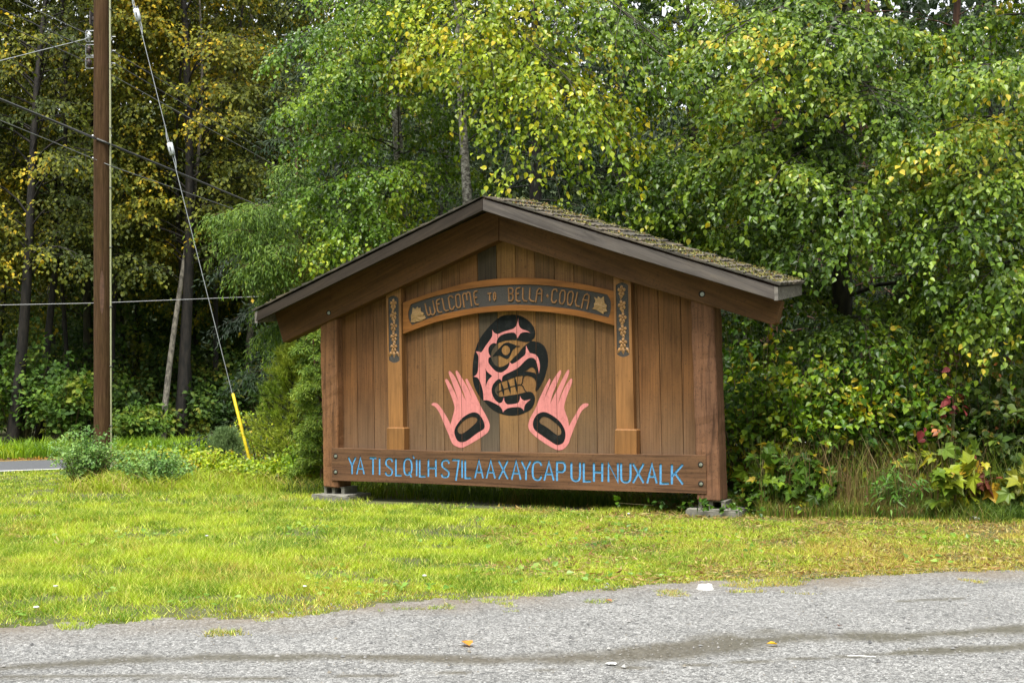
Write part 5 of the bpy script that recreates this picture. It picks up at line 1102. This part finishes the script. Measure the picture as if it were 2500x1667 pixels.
me = leaf_mesh('leaf_litter', P, unit(rng.normal(0, 1, (n, 3)) * [1, 1, .3]), unit(rng.normal(0, .4, (n, 3)) + [0, -.3, 1]), rng.uniform(.04, .09, n), pal_cols(P, [(.1, .05, .02), (.2, .1, .03), (.34, .2, .03), (.08, .05, .03)], [3, 3, 2, 2], 2, .2, 45), 'ovate'); tag(link('leaf_litter', me, LEAF_FAR), kind='stuff')
n = 30000; x = rng.uniform(-3.5, 5.5, n); y = rng.uniform(16.2, 23, n); s, dn = SGN_IN(x, y); k = (dn < -.3)
tallgrass('tall_grass', x[k], y[k], .06 + .22 * rng.random(k.sum()) ** 2, [(.06, .1, .012), (.12, .17, .015), (.18, .2, .02), (.16, .11, .04)], [3, 3, 1.5, .6], np.full(k.sum(), .014), 46)
n = 16000; x = rng.uniform(-7.0, -2.4, n); y = rng.uniform(19.5, 25, n); k = road_off(x, y) < -.3; x, y = x[k], y[k]
tallgrass('tall_grass', x, y, .06 + .32 * rng.random(len(x)) ** 3 * (vnoise(x, y, 1.1, 44) + .2), [(.17, .27, .02), (.27, .35, .025), (.34, .36, .05), (.36, .28, .1)], [3, 4, 2, .8], np.full(len(x), .014), 43, .7)

# broad-leaved weeds and clover in the lawn, thatch lying in the worn places
n = 9000; x = rng.uniform(-8, 6.5, n); y = rng.uniform(8.6, 17.5, n); k = (vnoise(x, y, 1.3, 51) > .60) & (y > edge_y(x) + .35); s, dn = SGN_IN(x, y); k &= ~((s > -.6) & (s < 7) & (dn > -.6) & (dn < .55)); x, y = x[k], y[k]; n = len(x)
P = np.stack([x, y, .012 + .03 * rng.random(n)], 1); me = leaf_mesh('lawn_weeds', P, unit(rng.normal(0, 1, (n, 3)) * [1, 1, .25] + [0, 0, .15]), unit(rng.normal(0, .3, (n, 3)) + [0, -.3, 1]), rng.uniform(.025, .07, n), pal_cols(P, [(.08, .17, .02), (.13, .24, .03), (.2, .3, .05)], [2, 3, 1.5], 2, .2, 52), 'ovate'); tag(link('lawn_weeds', me, LEAF), kind='stuff')
n = 60000; x = rng.uniform(-6, 7.5, n); y = rng.uniform(8.4, 17.2, n); u = U0 + x * F / y; q = vnoise(x, y, .9, 53) + np.clip((u - 1300) / 1100, -.12, .3); k = (q > .58) & (y > edge_y(x) + .02) & (u < 2650); x, y = x[k], y[k]; n = len(x)
P = np.stack([x, y, .006 + .022 * rng.random(n)], 1); me = leaf_mesh('thatch', P, unit(rng.normal(0, 1, (n, 3)) * [1, 1, .22] + [0, 0, .08]), unit(rng.normal(0, .5, (n, 3)) + [0, 0, 1]), rng.uniform(.03, .09, n), np.array([(.34, .24, .08), (.26, .15, .05), (.42, .34, .14), (.2, .15, .05)])[rng.choice(4, n)] * rng.uniform(.7, 1.1, (n, 1)), 'frond'); tag(link('thatch', me, GRASS), kind='stuff')
# ------------------------------------------------------------------ loose stones, fallen leaves and litter
n = 26000; x = rng.uniform(-5.2, 5.2, n); y = rng.uniform(6.2, 11.4, n); ok = (y < edge_y(x) + .25) & (np.abs(x) < y * .44); x, y = x[ok], y[ok]; n = len(x)
sz = .003 + .005 * rng.random(n) ** 3 + (rng.random(n) < .01) * .012
octv = np.array([(1, 0, 0), (-.9, .2, 0), (0, 1, .1), (.1, -1, 0), (0, 0, .75), (0, 0, -.6)]); octf = np.array([(0,2,4),(2,1,4),(1,3,4),(3,0,4)])
a = rng.uniform(0, 6.28, n); ca, sa = np.cos(a)[:, None], np.sin(a)[:, None]; tv = octv[None] * rng.uniform(.6, 1.3, (n, 6, 1))
V_ = np.stack([tv[..., 0] * ca - tv[..., 1] * sa, tv[..., 0] * sa + tv[..., 1] * ca, tv[..., 2]], 2) * sz[:, None, None] + np.stack([x, y, .014 + sz * .2], 1)[:, None]
gcol = .66 * np.array([(.33, .32, .31), (.22, .22, .215), (.13, .13, .13), (.45, .44, .42), (.28, .25, .2)])[rng.choice(5, n, p=[.34, .34, .18, .04, .1])]
me = np_mesh('loose_gravel', V_.reshape(-1, 3), [(octf[None] + (np.arange(n) * 6)[:, None, None]).reshape(-1, 3)], np.repeat(gcol, 6, 0))
tag(link('loose_gravel', me, leafmat('pebble', 0, .8, .3)), kind='stuff')
def fallen(x, y, col, s, label, rot):
    p = GD(x, y); tv, tf = TEMPL['ovate']; c, s_ = math.cos(rot), math.sin(rot)
    V_ = np.array([((v[0] * c - v[1] * s_) * s, (v[0] * s_ + v[1] * c) * s, .012 + abs(v[0]) * s * .5 + v[1] * s * .12) for v in tv]); me = np_mesh('fallen_leaf', V_, tf, np.array([col] * len(tv)))
    o = link('fallen_leaf', me, LEAF); o.location = (p.x, p.y, .012); tag(o, label, 'leaf', 'fallen leaves on the gravel')
fallen(1078, 1491, (.5, .22, .03), .1, 'yellow-orange fallen leaf on the gravel near the middle', .4)
fallen(1785, 1488, (.55, .33, .02), .07, 'yellow fallen leaf lying in the wet track', 1.8)
fallen(1932, 1445, (.12, .05, .04), .06, 'small brown fallen leaf on the dry gravel at the right', 2.6)
fallen(1405, 1388, (.3, .14, .06), .06, 'tan fallen leaf at the grass edge', .9)
WHITE = flat('white_plastic', (.55, .55, .53), .35, 0, .04, 30)
p = GD(1620, 1356); root = tag(empty('foam_lid', (p.x, p.y, .012), .3), 'white dented takeaway lid at the edge of the gravel', 'lid')
bm = bmesh.new(); prof = [(.0, .045), (.03, .046), (.05, .042), (.056, .03), (.058, .012), (.066, .008), (.067, .0)]; rings = []
for r_, z in prof:
    rings.append([bm.verts.new((math.cos(2 * math.pi * k / 20) * r_ * (1 + .06 * math.sin(3 * k)), math.sin(2 * math.pi * k / 20) * r_, z - .012 * math.exp(-((k - 5) / 3) ** 2) * (r_ < .055))) for k in range(20)] if r_ else [bm.verts.new((0, 0, z - .01))])
for a, b_ in zip(rings, rings[1:]):
    for k in range(20):
        if len(a) == 1: bm.faces.new((a[0], b_[k], b_[(k + 1) % 20]))
        else: bm.faces.new((a[k], b_[k], b_[(k + 1) % 20], a[(k + 1) % 20]))
bm_obj('shell', bm, WHITE, root, smooth=True)
p = GD(2240, 1200); root = tag(empty('paper_cup', (p.x, p.y, .035), .5), 'white paper cup lying in the grass at the right', 'cup')
tb = Tubes(); tb.add([(-.05, 0, .006), (.0, 0, .003), (.05, 0, 0)], [.038, .034, .028], 14); tb.obj('cup_wall', WHITE, root); tb = Tubes(); tb.add([(.044, 0, 0), (.046, 0, 0)], [.028, .001], 14); tb.obj('cup_bottom', WHITE, root); tb = Tubes(); tb.add([(-.053, 0, .006), (-.047, 0, .006)], [.041, .041], 14); tb.obj('rim', WHITE, root)
def scrap(x, y, s, label, flatn=.4, z=.02):
    p = GD(x, y); r = random.Random(int(x)); bm = bmesh.new(); bmesh.ops.create_icosphere(bm, subdivisions=2, radius=1)
    for v in bm.verts: v.co = Vector((v.co.x * r.uniform(.7, 1.15), v.co.y * r.uniform(.7, 1.15), v.co.z * flatn * r.uniform(.6, 1.2))) * s * .75
    o = bm_obj('paper_scrap', bm, WHITE); o.location = (p.x, p.y, z); tag(o, label, 'litter', 'scraps of white litter')
scrap(1404, 1531, .045, 'flattened white paper scrap on the silt near the bottom edge', .2)
scrap(83, 1410, .03, 'white paper scrap in the grass at the lower left corner', .4, .05)
scrap(128, 1363, .026, 'white scrap in the grass, just behind the one at the lower left corner', .4, .06)
scrap(475, 1243, .024, 'white scrap on the lawn below the bluish weeds', .5, .06)
scrap(975, 1338, .028, 'white scrap on the lawn below the painted face', .4, .06)
scrap(700, 1360, .022, 'white scrap near the gravel edge left of the middle', .4, .05)
scrap(1444, 1188, .025, 'white scrap in the grass in front of the beam', .5, .05)
p = GD(1975, 1514); tb = Tubes(); tb.add([(-.07, .015, 0), (0, 0, .004), (.09, -.012, 0)], [.003, .004, .003], 6); o = tb.obj('plastic_stick', WHITE); o.location = (p.x, p.y, .018); tag(o, 'thin white plastic stick on the wet gravel', 'stick')
print('LEAVES', LEAVES)
